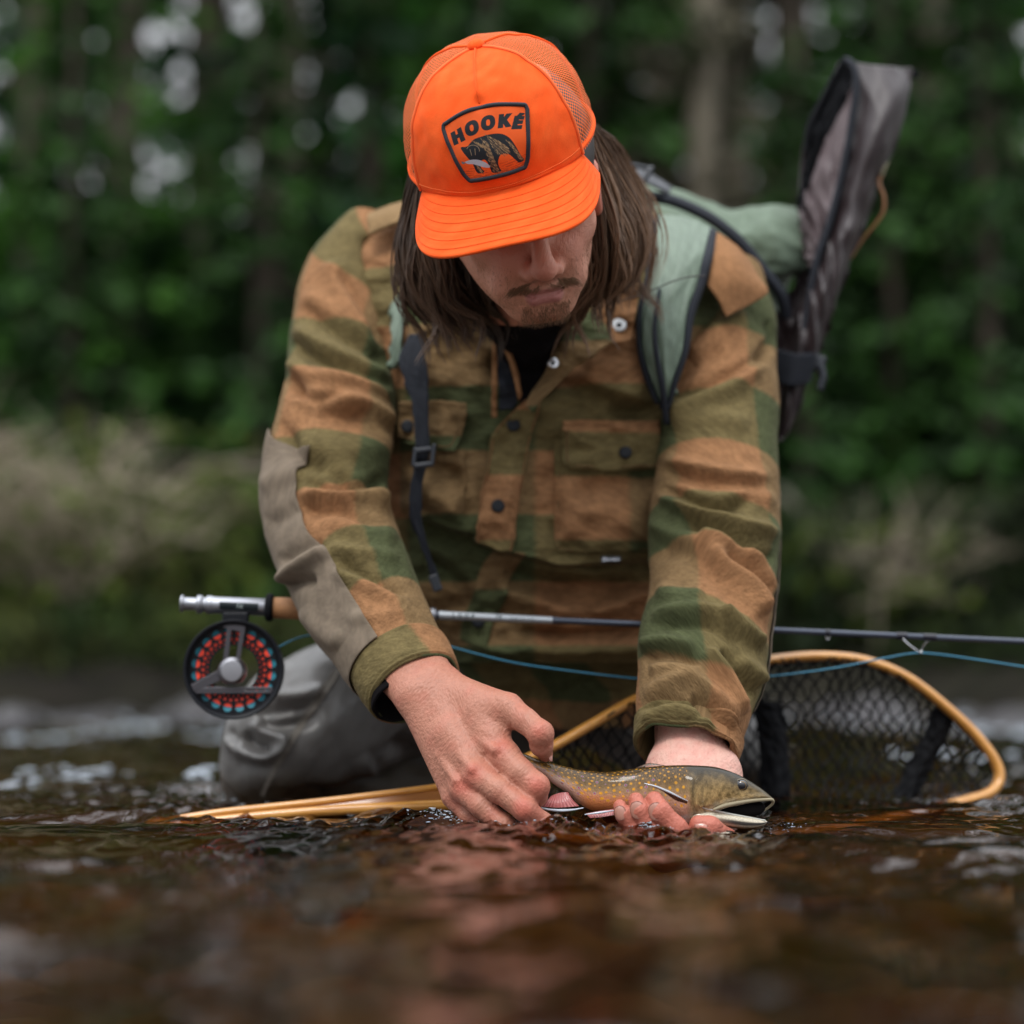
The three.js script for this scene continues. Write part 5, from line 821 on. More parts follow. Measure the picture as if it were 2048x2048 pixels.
// ---------------------------------------------------------------- the trout
{
  const fish = thing('trout', 'speckled brook trout with open mouth held half out of the water in both hands', 'fish');
  const D = 2.137, rows = [[1012, 1496, 1522, 0.005], [1046, 1506, 1534, 0.007], [1081, 1521, 1547, 0.0085], [1107, 1527, 1568, 0.0105], [1135, 1534, 1587, 0.0125], [1158, 1539, 1607, 0.0142], [1182, 1542, 1620, 0.0158], [1215, 1544, 1625, 0.017], [1254, 1539, 1629, 0.018], [1293, 1534, 1632, 0.0185], [1332, 1531, 1638, 0.0188], [1371, 1530, 1646, 0.0185], [1396, 1531, 1649, 0.0182], [1416, 1532, 1642, 0.018], [1436, 1535, 1627, 0.0172], [1456, 1541, 1619, 0.0162], [1476, 1549, 1614, 0.015], [1500, 1562, 1607, 0.013], [1524, 1578, 1602, 0.0105], [1540, 1591, 1600, 0.007], [1547, 1597, 1599, 0.002]];
  const section = (t) => along(rows, t), findT = (x) => { let lo = 0, hi = 1; for (let i = 0; i < 24; i++) { const m = (lo + hi) / 2; if (section(m)[0] < x) lo = m; else hi = m; } return lo; };
  const skinAt = (x, y, lift = 0) => { const q = section(findT(x)), s = clamp((y - (q[1] + q[2]) / 2) / ((q[2] - q[1]) / 2), -0.995, 0.995); return at(x, y, D - q[3] * Math.sqrt(1 - s * s) - lift); };
  const relief = foldField([[[[1396, 1540], [1385, 1565], [1388, 1598], [1404, 1622]], 5, 9, 0.0016], [[[1402, 1552], [1398, 1580], [1410, 1612]], 16, 22, 0.0016], [[[1425, 1614], [1465, 1602], [1510, 1596], [1545, 1597]], 5, 4, 0.0016], [[[1392, 1606], [1420, 1628], [1460, 1642]], 6, 6, -0.001], [[[1470, 1580], [1500, 1583], [1525, 1588]], 5, 5, -0.0008], [[[1170, 1553], [1260, 1557], [1340, 1548]], 3, 3, -0.0004]]);
  const spots = [], r = seeded(303);
  for (let tries = 0; tries < 9000 && spots.length < 260; tries++) { const t = 0.02 + 0.68 * r(), w = 0.03 + 0.62 * r(), red = r() < 0.17 && w > 0.24, s = (red ? 0.7 : 0.55 + 0.6 * w) * (0.6 + 0.7 * r()), gap = 1; if (spots.some((q) => Math.hypot((q[0] - t) * 520, (q[1] - w) * 150) < 7.5 + 5 * w)) continue; spots.push([t, w, s, red, r()]); }
  const map = tex(1024, 256, (u, v) => {
    const w = 1 - Math.abs(v * 2 - 1), px = 1030 + 520 * u, ww = w + 0.03 * noise(u * 40, v * 14, 1), fine = noise(u * 260, v * 70, 5), worm = noise(u * 150, w * 26, 9);
    let c = mix3([0.055, 0.03, 0.007], [0.17, 0.095, 0.028], sstep(0.05, 0.34, ww)); c = mix3(c, [0.34, 0.215, 0.11], sstep(0.3, 0.52, ww));
    c = mix3(c, [0.54, 0.29, 0.2], sstep(0.45, 0.64, ww)); c = mix3(c, [0.66, 0.22, 0.07], sstep(0.46, 0.68, ww) * sstep(1145, 1180, px) * (1 - sstep(1225, 1290, px)) * 0.9);
    c = mix3(c, [0.66, 0.52, 0.44], sstep(0.4, 0.62, ww) * (1 - sstep(1105, 1165, px)) * 0.8);
    c = mix3(c, [0.66, 0.66, 0.62], sstep(0.72, 0.86, ww) * sstep(1330, 1365, px));
    if (ww < 0.34) c = tone(c, worm > 0.15 ? 1.5 : 0.8);
    c = tone(c, 1 + 0.16 * fine);
    if (px < 1374) for (const [t, y, s, red, k] of spots) { const dx = (u - t) * 520, dy = (w - y) * 150; if (Math.abs(dx) > 6 || Math.abs(dy) > 6) continue; const d = Math.hypot(dx * (0.85 + 0.3 * k), dy) / (3.1 * s); if (red) { c = mix3(c, [0.28, 0.27, 0.34], 1 - sstep(1.1, 1.6, d)); c = mix3(c, [0.55, 0.04, 0.05], 1 - sstep(0.5, 0.85, d)); } else c = mix3(c, [0.78, 0.36, 0.03], (1 - sstep(0.8, 1.2, d)) * 0.95); }
    if (px > 1368) {
      const h = sstep(1370, 1386, px), mott = 0.5 + 0.5 * fbm(u * 34, w * 7, 2, 4);
      let g = mix3([0.04, 0.033, 0.018], mix3([0.42, 0.28, 0.12], [0.12, 0.08, 0.032], clamp(mott * 1.6 - 0.3, 0, 1)), sstep(0.14, 0.42, ww)); g = mix3(g, [0.05, 0.042, 0.028], 0.8 * Math.exp(-(((px - 1478) / 22) ** 2) - ((ww - 0.34) / 0.14) ** 2)); g = mix3(g, [0.48, 0.4, 0.28], sstep(0.6, 0.78, ww) * 0.8); g = mix3(g, [0.14, 0.11, 0.06], sstep(1485, 1540, px) * 0.8); g = mix3(g, [0.6, 0.55, 0.45], sstep(0.8, 0.92, ww) * 0.7);
      c = mix3(c, tone(g, 1 + 0.2 * fine), h);
      const edge = 0.5 * Math.exp(-(((px - 1386 - 16 * (ww - 0.5) ** 2 * 3) / 3.2) ** 2)) * sstep(0.2, 0.34, ww); c = mix3(c, [0.03, 0.027, 0.02], edge * 0.8);
      const l2 = Math.exp(-(((px - 1404 - 26 * Math.abs(ww - 0.5)) / 2.2) ** 2)) * sstep(0.35, 0.6, ww); c = mix3(c, [0.06, 0.05, 0.03], l2 * 0.55);
    }
    return tone(c, lerp(0.5, 1.05, sstep(0.28, 0.6, ww)));
  });
  const wet = phys({ map, roughness: 0.5, clearcoat: 0.5, clearcoatRoughness: 0.09, specularIntensity: 0.15, bumpMap: tex(512, 256, (u, v) => { const k = 0.5 + 0.3 * noise(u * 120, v * 50, 1) + 0.2 * noise(u * 300, v * 120, 4); return [k, k, k]; }, { srgb: false }), bumpScale: 0.0005 });
  const bodyG = sealSeam(grid(72, 260, (u, v) => {
    const q = section(v), a = u * Math.PI * 2, y = (q[1] + q[2]) / 2 - (q[2] - q[1]) / 2 * Math.cos(a), s = Math.sin(a), k = relief(q[0], y) * (s > 0 ? 1 : 0);
    return at(q[0], y, D - (q[3] + k) * Math.sign(s) * Math.abs(s) ** 0.9);
  }, (u, v, p) => [(section(v)[0] - 1030) / 520, u]), 72, 260);
  const body = mesh('body', bodyG, wet, fish);
  { // the gill cover: a curved plate standing proud of the body, its rear edge free
    const net = [[[1404, 1545], [1420, 1546], [1440, 1553]], [[1391, 1560], [1418, 1560], [1445, 1566]], [[1386, 1578], [1416, 1578], [1446, 1582]], [[1388, 1596], [1416, 1596], [1444, 1598]], [[1400, 1616], [1420, 1612], [1440, 1610]]];
    const g = sheet(36, 44, (u, v) => { const q = along(net.map((w) => along(w, u)), v); return skinAt(q[0], q[1], 0.0004 + 0.0019 * (1 - u)); }, 0.0016), p = g.attributes.position, uv = g.attributes.uv;
    for (let i = 0; i < p.count; i++) { const [x, y] = seenAt(V().fromBufferAttribute(p, i)), q = section(findT(x)), s = clamp((y - (q[1] + q[2]) / 2) / ((q[2] - q[1]) / 2), -1, 1); uv.setXY(i, (x - 1030) / 520, Math.acos(-s) / (Math.PI * 2)); }
    mesh('gill_cover', g, wet, fish);
  }
  // lower jaw, the pale upper jaw bone and the dark mouth between them
  const jawRows = [[1362, 1622, 1636, 0.006], [1396, 1618, 1650, 0.0146], [1425, 1618, 1652, 0.0142], [1455, 1623, 1655, 0.013], [1487, 1629, 1658, 0.0115], [1510, 1634, 1657, 0.0098], [1526, 1639, 1652, 0.007], [1534, 1642, 1646, 0.002]];
  const jawMap = tex(512, 256, (u, v) => { const w = 1 - Math.abs(v * 2 - 1); let c = mix3([0.1, 0.08, 0.045], [0.56, 0.5, 0.38], sstep(0.2, 0.3, w) * sstep(0.02, 0.2, u)); c = mix3(c, [0.07, 0.065, 0.06], sstep(0.46, 0.54, w) * (1 - sstep(0.62, 0.72, w)) * sstep(0.2, 0.5, u)); c = mix3(c, [0.2, 0.17, 0.11], sstep(0.72, 0.85, w)); c = mix3(c, [0.3, 0.22, 0.13], (1 - sstep(0, 0.25, u)) * 0.8); return tone(c, 1 + 0.25 * noise(u * 60, v * 30, 3)); });
  mesh('lower_jaw', sealSeam(grid(40, 90, (u, v) => { const q = along(jawRows, v), a = u * Math.PI * 2, s = Math.sin(a); return at(q[0], (q[1] + q[2]) / 2 - (q[2] - q[1]) / 2 * Math.cos(a), D - 0.001 - q[3] * s); }, (u, v) => [v, u]), 40, 90), phys({ map: jawMap, roughness: 0.28, clearcoat: 0.6, clearcoatRoughness: 0.12 }), fish);
  mesh('mouth', limb([[1425, 1618, D, 14, 1], [1460, 1620, D, 17, 1], [1500, 1618, D, 16, 0.9], [1522, 1616, D, 12, 0.9], [1530, 1616, D, 4, 0.9]], 24, 30, null, { inner: false }).geo, phys({ color: [0.006, 0.005, 0.005], roughness: 0.8, specularIntensity: 0.15 }), fish);
  const bone = [[1428, 1619], [1446, 1612.5], [1470, 1607], [1500, 1602], [1528, 1599.5], [1545, 1600], [1546, 1606], [1538, 1614], [1526, 1622]];
  mesh('jaw_bone', bar(bone.map(([x, y], i) => at(x, y, D - lerp(0.0168, 0.0085, Math.min(1, i / 5)) + (i > 5 ? 0.003 * (i - 5) : 0))), (t) => 0.0026 * (t < 0.15 ? 0.5 + t * 3 : 1 - 0.55 * t), { sides: 10, steps: 60 }), phys({ color: [0.27, 0.23, 0.15], roughness: 0.45, specularIntensity: 0.4 }), fish);
  mesh('jaw_bone', bar([[1404, 1614], [1425, 1620], [1460, 1628], [1495, 1634.5], [1530, 1641]].map(([x, y], i) => at(x, y, D - lerp(0.015, 0.006, i / 4))), (t) => 0.0014 * (1 - 0.4 * t), { sides: 8, steps: 40 }), phys({ color: [0.5, 0.5, 0.46], roughness: 0.25, clearcoat: 0.6 }), fish);
  // eye
  const eyeAt = skinAt(1483, 1571, -0.003), ball = (n, rad, z, m, s = V(1, 1, 1)) => { const g = new THREE.SphereGeometry(rad, 24, 16); g.scale(s.x, s.y, s.z); g.translate(eyeAt.x, eyeAt.y, eyeAt.z + z); return mesh(n, g, m, fish); };
  const eye = ball('eye', 0.0066, 0, phys({ color: [0.008, 0.008, 0.011], roughness: 0.06, clearcoat: 1 }), V(1, 0.95, 0.75));
  const ringG = new THREE.TorusGeometry(0.0037, 0.0006, 8, 30); ringG.translate(eyeAt.x + 0.0002, eyeAt.y, eyeAt.z + 0.0034); mesh('iris', ringG, std({ color: [0.25, 0.15, 0.045], roughness: 0.25, metalness: 0.4 }), eye);
  const lidG = new THREE.TorusGeometry(0.0062, 0.0011, 8, 30); lidG.translate(eyeAt.x, eyeAt.y, eyeAt.z + 0.0008); mesh('eyelid', lidG, phys({ color: [0.12, 0.1, 0.07], roughness: 0.3 }), eye);
  // fins: rayed membranes, the lower ones with a white leading edge
  const finMap = (a, b) => tex(128, 128, (u, v) => mix3(a, b, clamp(0.5 + 0.5 * Math.sin(u * 70) + 0.3 * noise(u * 9, v * 4, 1), 0, 1)));
  const fin = (net, m, t = 0.0012) => { const f = netPoint(net); const g = grid(40, 20, (u, v) => { const p = f(u, v); p.z += 0.0006 * Math.sin(u * 80); return p; }); return mesh('fin', g, m, fish); };
  const white = phys({ color: [0.5, 0.55, 0.62], roughness: 0.3, clearcoat: 0.5 }), red = phys({ map: finMap([0.28, 0.045, 0.045], [0.42, 0.11, 0.1]), roughness: 0.35, clearcoat: 0.4, side: THREE.DoubleSide }), dusk = phys({ map: finMap([0.03, 0.025, 0.02], [0.17, 0.085, 0.045]), roughness: 0.3, clearcoat: 0.5, side: THREE.DoubleSide });
  const edge = (pts, w, m = white) => mesh('fin_edge', bar(pts.map((q) => at(...q)), (t) => w * (1 - 0.6 * Math.abs(t * 2 - 1)), { sides: 8, steps: 30 }), m, fish);
  fin([[[1102, 1592, 2.124], [1118, 1586, 2.124], [1136, 1584, 2.126]], [[1092, 1604, 2.12], [1118, 1603, 2.118], [1146, 1600, 2.122]], [[1084, 1613, 2.118], [1118, 1615, 2.116], [1158, 1612, 2.12]]], red);
  edge([[1076, 1613, 2.114], [1092, 1618, 2.113], [1120, 1621, 2.114], [1146, 1619.5, 2.117], [1166, 1616, 2.122]], 0.0014);
  edge([[1170, 1629, 2.112], [1190, 1626.5, 2.11], [1212, 1623.5, 2.11], [1228, 1621, 2.114]], 0.0012);
  fin([[[1172, 1627, 2.116], [1200, 1622, 2.116], [1228, 1618, 2.12]], [[1180, 1636, 2.112], [1205, 1634, 2.112], [1228, 1630, 2.116]]], red);
  const pec = [[1289, 1567, 2.108], [1312, 1573, 2.1045], [1338, 1584, 2.104], [1358, 1594, 2.107], [1375, 1602, 2.113]];
  fin([pec.map(([x, y, d]) => [x, y, d]), [[1322, 1580, 2.109], [1334, 1588, 2.108], [1348, 1597, 2.109], [1364, 1602, 2.112], [1375, 1605, 2.116]], [[1330, 1586, 2.112], [1341, 1594, 2.112], [1352, 1601, 2.112], [1364, 1605, 2.114], [1374, 1608, 2.118]]], dusk);
  edge(pec, 0.0012, phys({ color: [0.42, 0.45, 0.5], roughness: 0.25, clearcoat: 0.6 }));
  fin([[[1268, 1538, 2.137], [1300, 1531, 2.137], [1336, 1532, 2.137]], [[1276, 1534, 2.139], [1300, 1527, 2.139], [1326, 1530, 2.139]], [[1284, 1530, 2.142], [1300, 1526, 2.142], [1318, 1529, 2.142]]], dusk);
  fin([[[1048, 1508, 2.139], [1048, 1518, 2.139], [1046, 1532, 2.139]], [[1010, 1488, 2.145], [1006, 1512, 2.145], [1004, 1536, 2.145]], [[972, 1468, 2.152], [976, 1505, 2.152], [966, 1548, 2.152]]], dusk);
}

// ---------------------------------------------------------------- the fly rod, lying on the far side of the right forearm
{
  const rod = thing('fly_rod', 'fly rod with cork grip and black and red reel behind the right forearm', 'fishing rod');
  const rodAt = (x, dy = 0, dz = 0) => at(x, 1207 + 0.0451 * (x - 362) + dy, lerp(2.385, 2.42, (x - 362) / 1690) - dz), S = 2.385 / FOCAL, axis = rodAt(1000).sub(rodAt(400)).normalize();
  const lathe = (name, prof, m, parent = rod, bevel = 0.0004) => { const o = rodAt(prof[0][0]), pts = [new THREE.Vector2(0, 0)]; for (const [x, rr] of prof) pts.push(new THREE.Vector2(rr * S, rodAt(x).distanceTo(o))); pts.push(new THREE.Vector2(0, pts[pts.length - 1].y)); let g = new THREE.LatheGeometry(pts, 28); g = placed(g, o, facing(V(0, 1, 0), axis)); return mesh(name, g, m, parent); };
  const seat = lathe('reel_seat', [[361, 15], [362, 17.5], [367, 17.5], [368, 13], [393, 13], [394, 18], [396, 18.6], [404, 18.6], [406, 15], [412, 14.5], [414, 18.5], [424, 18.5], [427, 16.8], [531, 17.4]], M.steelDull);
  { // inlaid name plate on the seat
    const c = document.createElement('canvas'); c.width = 256; c.height = 64; const k = c.getContext('2d'); k.fillStyle = '#101c1f'; k.fillRect(0, 0, 256, 64); k.fillStyle = '#9aa6a4'; k.font = 'italic bold 40px sans-serif'; k.textAlign = 'center'; k.fillText('7X', 128, 46);
    const t = new THREE.CanvasTexture(c); t.colorSpace = THREE.SRGBColorSpace;
    const plate = (u, v) => { const a = lerp(-0.55, 0.42, v), p = rodAt(lerp(441, 519, u)); return p.add(V(0, Math.sin(a) * 17.3 * S, Math.cos(a) * 17.5 * S)); };
    mesh('name_plate', grid(12, 12, plate), std({ map: t, roughness: 0.3, metalness: 0.3 }), seat);
  }
  lathe('grip_ring', [[530, 20], [533, 27], [541, 29], [546, 26], [547, 22]], M.black);
  lathe('grip', [[546, 21], [600, 22], [660, 21], [720, 20], [790, 17], [840, 13.5], [862, 12]], M.cork);
  lathe('winding_check', [[861, 14], [864, 15], [871, 14.5], [873, 10]], M.steelDull);
  { // silver label section with its lettering
    const c = document.createElement('canvas'); c.width = 512; c.height = 64; const k = c.getContext('2d'); k.fillStyle = '#aab0b6'; k.fillRect(0, 0, 512, 64); k.fillStyle = '#1d2a2a'; k.font = 'bold 30px sans-serif'; k.fillText('L O O P', 60, 42); k.font = 'italic bold 28px sans-serif'; k.fillText('7X', 250, 38); k.font = '18px sans-serif'; k.fillText('LINE # 6  9 FT', 320, 40);
    const t = new THREE.CanvasTexture(c); t.colorSpace = THREE.SRGBColorSpace;
    mesh('rod_label', grid(50, 24, (u, v) => { const a = v * Math.PI * 2 + Math.PI, rr = lerp(9, 7.2, u) * S, p = rodAt(lerp(878, 1105, u)); return p.add(V(0, -Math.sin(a) * rr * -1 * -1, Math.cos(a + Math.PI) * -rr * -1)); }, (u, v) => [u, (v * 2 + 0.5) % 1]), std({ map: t, roughness: 0.35, metalness: 0.5 }), rod);
  }
  lathe('blank', [[872, 8.4], [1104, 6.9], [1106, 7.6], [1114, 7.2], [1116, 6.9], [1300, 6.7], [1600, 6.4], [2200, 5.6]], M.rodBlank);
  for (const [a, b] of [[1650, 1660], [1793, 1814], [1846, 1872]]) lathe('thread_wrap', [[a, 6.6], [a + 1, 7.5], [b - 1, 7.5], [b, 6.6]], std({ color: [0.012, 0.012, 0.02], roughness: 0.2 }));
  mesh('hook_keeper', bar([rodAt(1651, 6), rodAt(1653, 13), rodAt(1657, 13), rodAt(1659, 6)], 0.0007, { sides: 6, steps: 16 }), M.steel, rod);
  mesh('line_guide', bar([rodAt(1806, 6, 0.003), rodAt(1822, 20, 0.005), rodAt(1838, 30, 0.004), rodAt(1842, 33, -0.001), rodAt(1843, 27, -0.006), rodAt(1848, 16, -0.003), rodAt(1858, 6, 0)], 0.0009, { sides: 6, steps: 40 }), M.steel, rod);
  mesh('fly_line', bar([[545, 1300, 2.39], [610, 1272, 2.41], [740, 1270, 2.42], [850, 1280, 2.41], [883, 1288, 2.405], [955, 1308, 2.4], [1032, 1326, 2.4], [1150, 1343, 2.4], [1275, 1357, 2.41], [1400, 1362, 2.42], [1533, 1353, 2.42], [1668, 1336, 2.42], [1770, 1316, 2.42], [1831, 1306, 2.42], [1872, 1308, 2.42], [1960, 1320, 2.42], [2080, 1338, 2.42], [2200, 1350, 2.42]].map((q) => at(...q)), 0.00095, { sides: 8, steps: 260 }), M.flyLine, rod);
  // reel
  const R = 99 * S, C = at(468.5, 1339, 2.385), reel = new THREE.Group(); reel.name = 'reel'; reel.position.copy(C); reel.rotation.y = 0.06; rod.add(reel);
  const circle = (s, x, y, rad) => { const p = new THREE.Path(); p.absarc(x, y, rad, 0, Math.PI * 2, true); s.holes.push(p); };
  const ring = (ri, ro, z0, z1, m, name) => { const g = new THREE.LatheGeometry([[ri, z0], [ro - 0.0006, z0], [ro, z0 + 0.0006], [ro, z1 - 0.0006], [ro - 0.0006, z1], [ri, z1], [ri, z0]].map((q) => new THREE.Vector2(...q)), 72); g.rotateX(Math.PI / 2); return mesh(name, g, m, reel); };
  ring(R * 0.895, R, -0.016, 0.016, M.reelBlack, 'frame_ring');
  ring(R * 0.8, R * 0.98, -0.019, -0.0165, M.reelBlack, 'frame_ring');
  ring(R * 0.5, R * 0.762, -0.002, 0.0058, M.reelRed, 'backing');
  ring(R * 0.764, R * 0.885, -0.002, 0.006, M.reelTeal, 'line_on_spool');
  const plate = new THREE.Shape(); plate.absarc(0, 0, R * 0.893, 0, Math.PI * 2, false); circle(plate, 0, 0, R * 0.49);
  for (let i = 0; i < 20; i++) { const a = (i + 0.5) / 20 * Math.PI * 2; circle(plate, Math.cos(a) * R * 0.765, Math.sin(a) * R * 0.765, R * 0.094); }
  for (let i = 0; i < 34; i++) { const a = i / 34 * Math.PI * 2; circle(plate, Math.cos(a) * R * 0.615, Math.sin(a) * R * 0.612, R * 0.039); }
  for (let i = 0; i < 34; i++) { const a = (i + 0.5) / 34 * Math.PI * 2; circle(plate, Math.cos(a) * R * 0.535, Math.sin(a) * R * 0.535, R * 0.025); }
  const pg = new THREE.ExtrudeGeometry(plate, { depth: 0.001, bevelEnabled: true, bevelSize: 0.0002, bevelThickness: 0.0002, bevelSegments: 1, curveSegments: 20 }); pg.translate(0, 0, 0.0065); mesh('spool', pg, M.reelBlack, reel);
  const armShape = (pts, holes) => { const s = new THREE.Shape(); pts.forEach(([x, y], i) => (i ? s.lineTo(x * R, y * R) : s.moveTo(x * R, y * R))); for (const h of holes) { const p = new THREE.Path(); h.forEach(([x, y], i) => (i ? p.lineTo(x * R, y * R) : p.moveTo(x * R, y * R))); s.holes.push(p); } const g = new THREE.ExtrudeGeometry(s, { depth: 0.0026, bevelEnabled: true, bevelSize: 0.0006, bevelThickness: 0.0006, bevelSegments: 2, curveSegments: 8 }); g.translate(0, 0, 0.0112); return mesh('frame_arm', g, M.reelGrey, reel); };
  armShape([[-0.2, 0.16], [-0.13, 0.82], [-0.2, 0.84], [-0.2, 0.96], [0.22, 0.96], [0.22, 0.84], [0.22, 0.8], [0.12, 0.16]], [[[-0.11, 0.22], [0.06, 0.22], [0.13, 0.76], [-0.05, 0.8]]]);
  armShape([[-0.22, 0.02], [-0.86, -0.33], [-0.84, -0.46], [-0.66, -0.4], [-0.14, -0.16]], []);
  armShape([[-0.76, -0.4], [-0.74, -0.475], [0.74, -0.475], [0.8, -0.42], [0.76, -0.36], [0.2, -0.36], [-0.5, -0.36]], [[[0.22, -0.4], [0.22, -0.435], [0.7, -0.435], [0.7, -0.4]]]);
  const knob = new THREE.LatheGeometry([[0, 0.024], [0.2, 0.024], [0.215, 0.0232], [0.225, 0.0215], [0.26, 0.0205], [0.285, 0.018], [0.285, 0.004], [0, 0.004]].map(([a, z]) => new THREE.Vector2(a * R, z)), 48); knob.rotateX(Math.PI / 2); knob.translate(-0.02 * R, -0.03 * R, 0); mesh('drag_knob', knob, std({ color: [0.42, 0.42, 0.45], roughness: 0.35, metalness: 1 }), reel);
  const foot = new RoundedBoxGeometry(0.03, 0.012, 0.012, 3, 0.003); foot.translate(0.001, R + 0.003, 0); mesh('reel_foot', foot, M.reelBlack, reel);
}

// ---------------------------------------------------------------- the landing net
{
  const net = thing('landing_net', 'wooden landing net with black mesh standing in the water beside the left sleeve', 'net');
  const hoop = [[905, 1572, 2.325], [1000, 1540, 2.36], [1104, 1494, 2.4], [1190, 1445, 2.43], [1271, 1399, 2.46], [1400, 1346, 2.5], [1525, 1322, 2.53], [1635, 1312, 2.55], [1729, 1321, 2.565], [1811, 1353, 2.58], [1892, 1414, 2.59], [1954, 1473, 2.595], [1992, 1526, 2.595], [1999, 1556, 2.592], [1984, 1582, 2.585], [1933, 1601, 2.575], [1850, 1622, 2.56], [1650, 1662, 2.5], [1400, 1685, 2.44], [1150, 1680, 2.38], [1000, 1648, 2.34], [911, 1604, 2.318]];
  const curve = new THREE.CatmullRomCurve3(hoop.map((q) => at(...q)), false, 'centripetal');
  const frame = (a, rr, name, m, pts = curve) => mesh(name, (() => { const g = new THREE.TubeGeometry(pts, 260, 1, 14, false), p = g.attributes.position; for (let j = 0; j <= 260; j++) { const c = pts.getPointAt(j / 260); for (let i = 0; i <= 14; i++) { const o = j * 15 + i, k = rr * (1 + 0.25 * sstep(0.4, 0.75, j / 260)); p.setXYZ(o, c.x + (p.getX(o) - c.x) * k, c.y + (p.getY(o) - c.y) * k * 0.92, c.z + (p.getZ(o) - c.z) * k * 1.5 + a); } } g.computeVertexNormals(); const uv = g.attributes.uv; for (let i = 0; i < uv.count; i++) uv.setXY(i, uv.getX(i) * 7, uv.getY(i)); return g; })(), m, net);
  frame(0, 0.0064, 'frame', M.wood);
  const rail = (list, r0, r1) => mesh('handle', bar(list.map((q) => at(...q)), (t) => lerp(r0, r1, t), { sides: 12, steps: 60 }), M.wood, net);
  rail([[912, 1569, 2.325], [780, 1586, 2.321], [650, 1602, 2.316], [540, 1614, 2.312], [434, 1626, 2.308], [300, 1648, 2.304]], 0.0034, 0.0046);
  rail([[918, 1609, 2.314], [800, 1614, 2.311], [690, 1619, 2.309], [575, 1627, 2.306], [440, 1640, 2.303], [300, 1658, 2.3]], 0.0062, 0.0048);
  mesh('handle_core', sheet(60, 12, netPoint([[[915, 1573, 2.324], [700, 1598, 2.318], [434, 1628, 2.308], [300, 1648, 2.304]], [[918, 1602, 2.318], [700, 1618, 2.312], [434, 1638, 2.305], [300, 1656, 2.301]]]), 0.006, 4), M.woodDark, net);
  // cords of the mesh on a sagging sheet behind the hoop
  const poly = []; for (let i = 0; i <= 160; i++) poly.push(seenAt(curve.getPointAt(i / 160)));
  const inside = (x, y) => { let c = false; for (let i = 0, j = poly.length - 1; i < poly.length; j = i++) { const [xi, yi] = poly[i], [xj, yj] = poly[j]; if ((yi > y) !== (yj > y) && x < (xj - xi) * (y - yi) / (yj - yi) + xi) c = !c; } return c; };
  const sag = (x, y) => { let e = 1e9; for (const [a, b] of poly) e = Math.min(e, Math.hypot(x - a, y - b)); return lerp(2.36, 2.6, clamp((x - 950) / 1000, 0, 1)) + 0.09 * (1 - Math.exp(-e / 70)) + 0.008 * noise(x * 0.012, y * 0.02, 4); };
  const warp = (x, y) => [x + 9 * noise(x * 0.011, y * 0.012, 1) - 0.14 * (y - 1450) * sstep(1560, 1950, x), y + 7 * noise(x * 0.01, y * 0.013, 6) + 0.00022 * (x - 1640) ** 2 * 0.25];
  const cords = [], step = 25;
  for (const s of [-1, 1]) for (let k = -10; k < 60; k++) {
    let run = [];
    const flush = () => { if (run.length > 2) cords.push(bar(run, 0.00135, { sides: 5, steps: run.length * 2, caps: false })); run = []; };
    for (let i = 0; i < 34; i++) { const y0 = 1290 + i * 12, x0 = 1000 + k * step + s * (y0 - 1450) * 0.62, zig = 3.2 * Math.sin(i * Math.PI / 1.6 + k), [x, y] = warp(x0 + zig, y0); if (inside(x, y) && y < 1640) run.push(at(x, y, sag(x, y))); else flush(); }
    flush();
  }
  const bag = mesh('net_bag', joined(cords), M.netCord, net);
  // the laced edge, and two folds of doubled cloth
  const lace = []; for (let i = 0; i <= 200; i++) { const t = 0.06 + 0.72 * i / 200, p = curve.getPointAt(t), q = seenAt(p), c = [1560, 1500], l = Math.hypot(c[0] - q[0], c[1] - q[1]), w = 11 + 3 * Math.sin(i * 1.1); lace.push(at(q[0] + (c[0] - q[0]) / l * w, q[1] + (c[1] - q[1]) / l * w, -p.z + 0.006)); }
  mesh('lacing', bar(lace, (t) => 0.0026 + 0.001 * Math.sin(t * 300), { sides: 7, steps: 400 }), M.netCord, bag);
  for (const n of [[[[1500, 1395, 2.56], [1530, 1400, 2.555], [1562, 1408, 2.56]], [[1512, 1450, 2.57], [1546, 1450, 2.56], [1574, 1460, 2.57]], [[1520, 1530, 2.575], [1552, 1530, 2.565], [1580, 1530, 2.575]], [[1520, 1625, 2.575], [1550, 1625, 2.565], [1578, 1625, 2.575]]], [[[1866, 1412, 2.6], [1886, 1416, 2.595], [1908, 1426, 2.6]], [[1852, 1455, 2.61], [1878, 1462, 2.6], [1898, 1470, 2.61]], [[1820, 1520, 2.62], [1846, 1526, 2.61], [1866, 1532, 2.62]], [[1786, 1590, 2.62], [1812, 1594, 2.61], [1832, 1600, 2.62]]]]) { const f = netPoint(n); mesh('net_fold', sheet(14, 40, (u, v) => { const p = f(u, v); p.z += 0.004 * noise(u * 3, v * 9, 2); return p; }, 0.003), M.netCord, bag); }
}

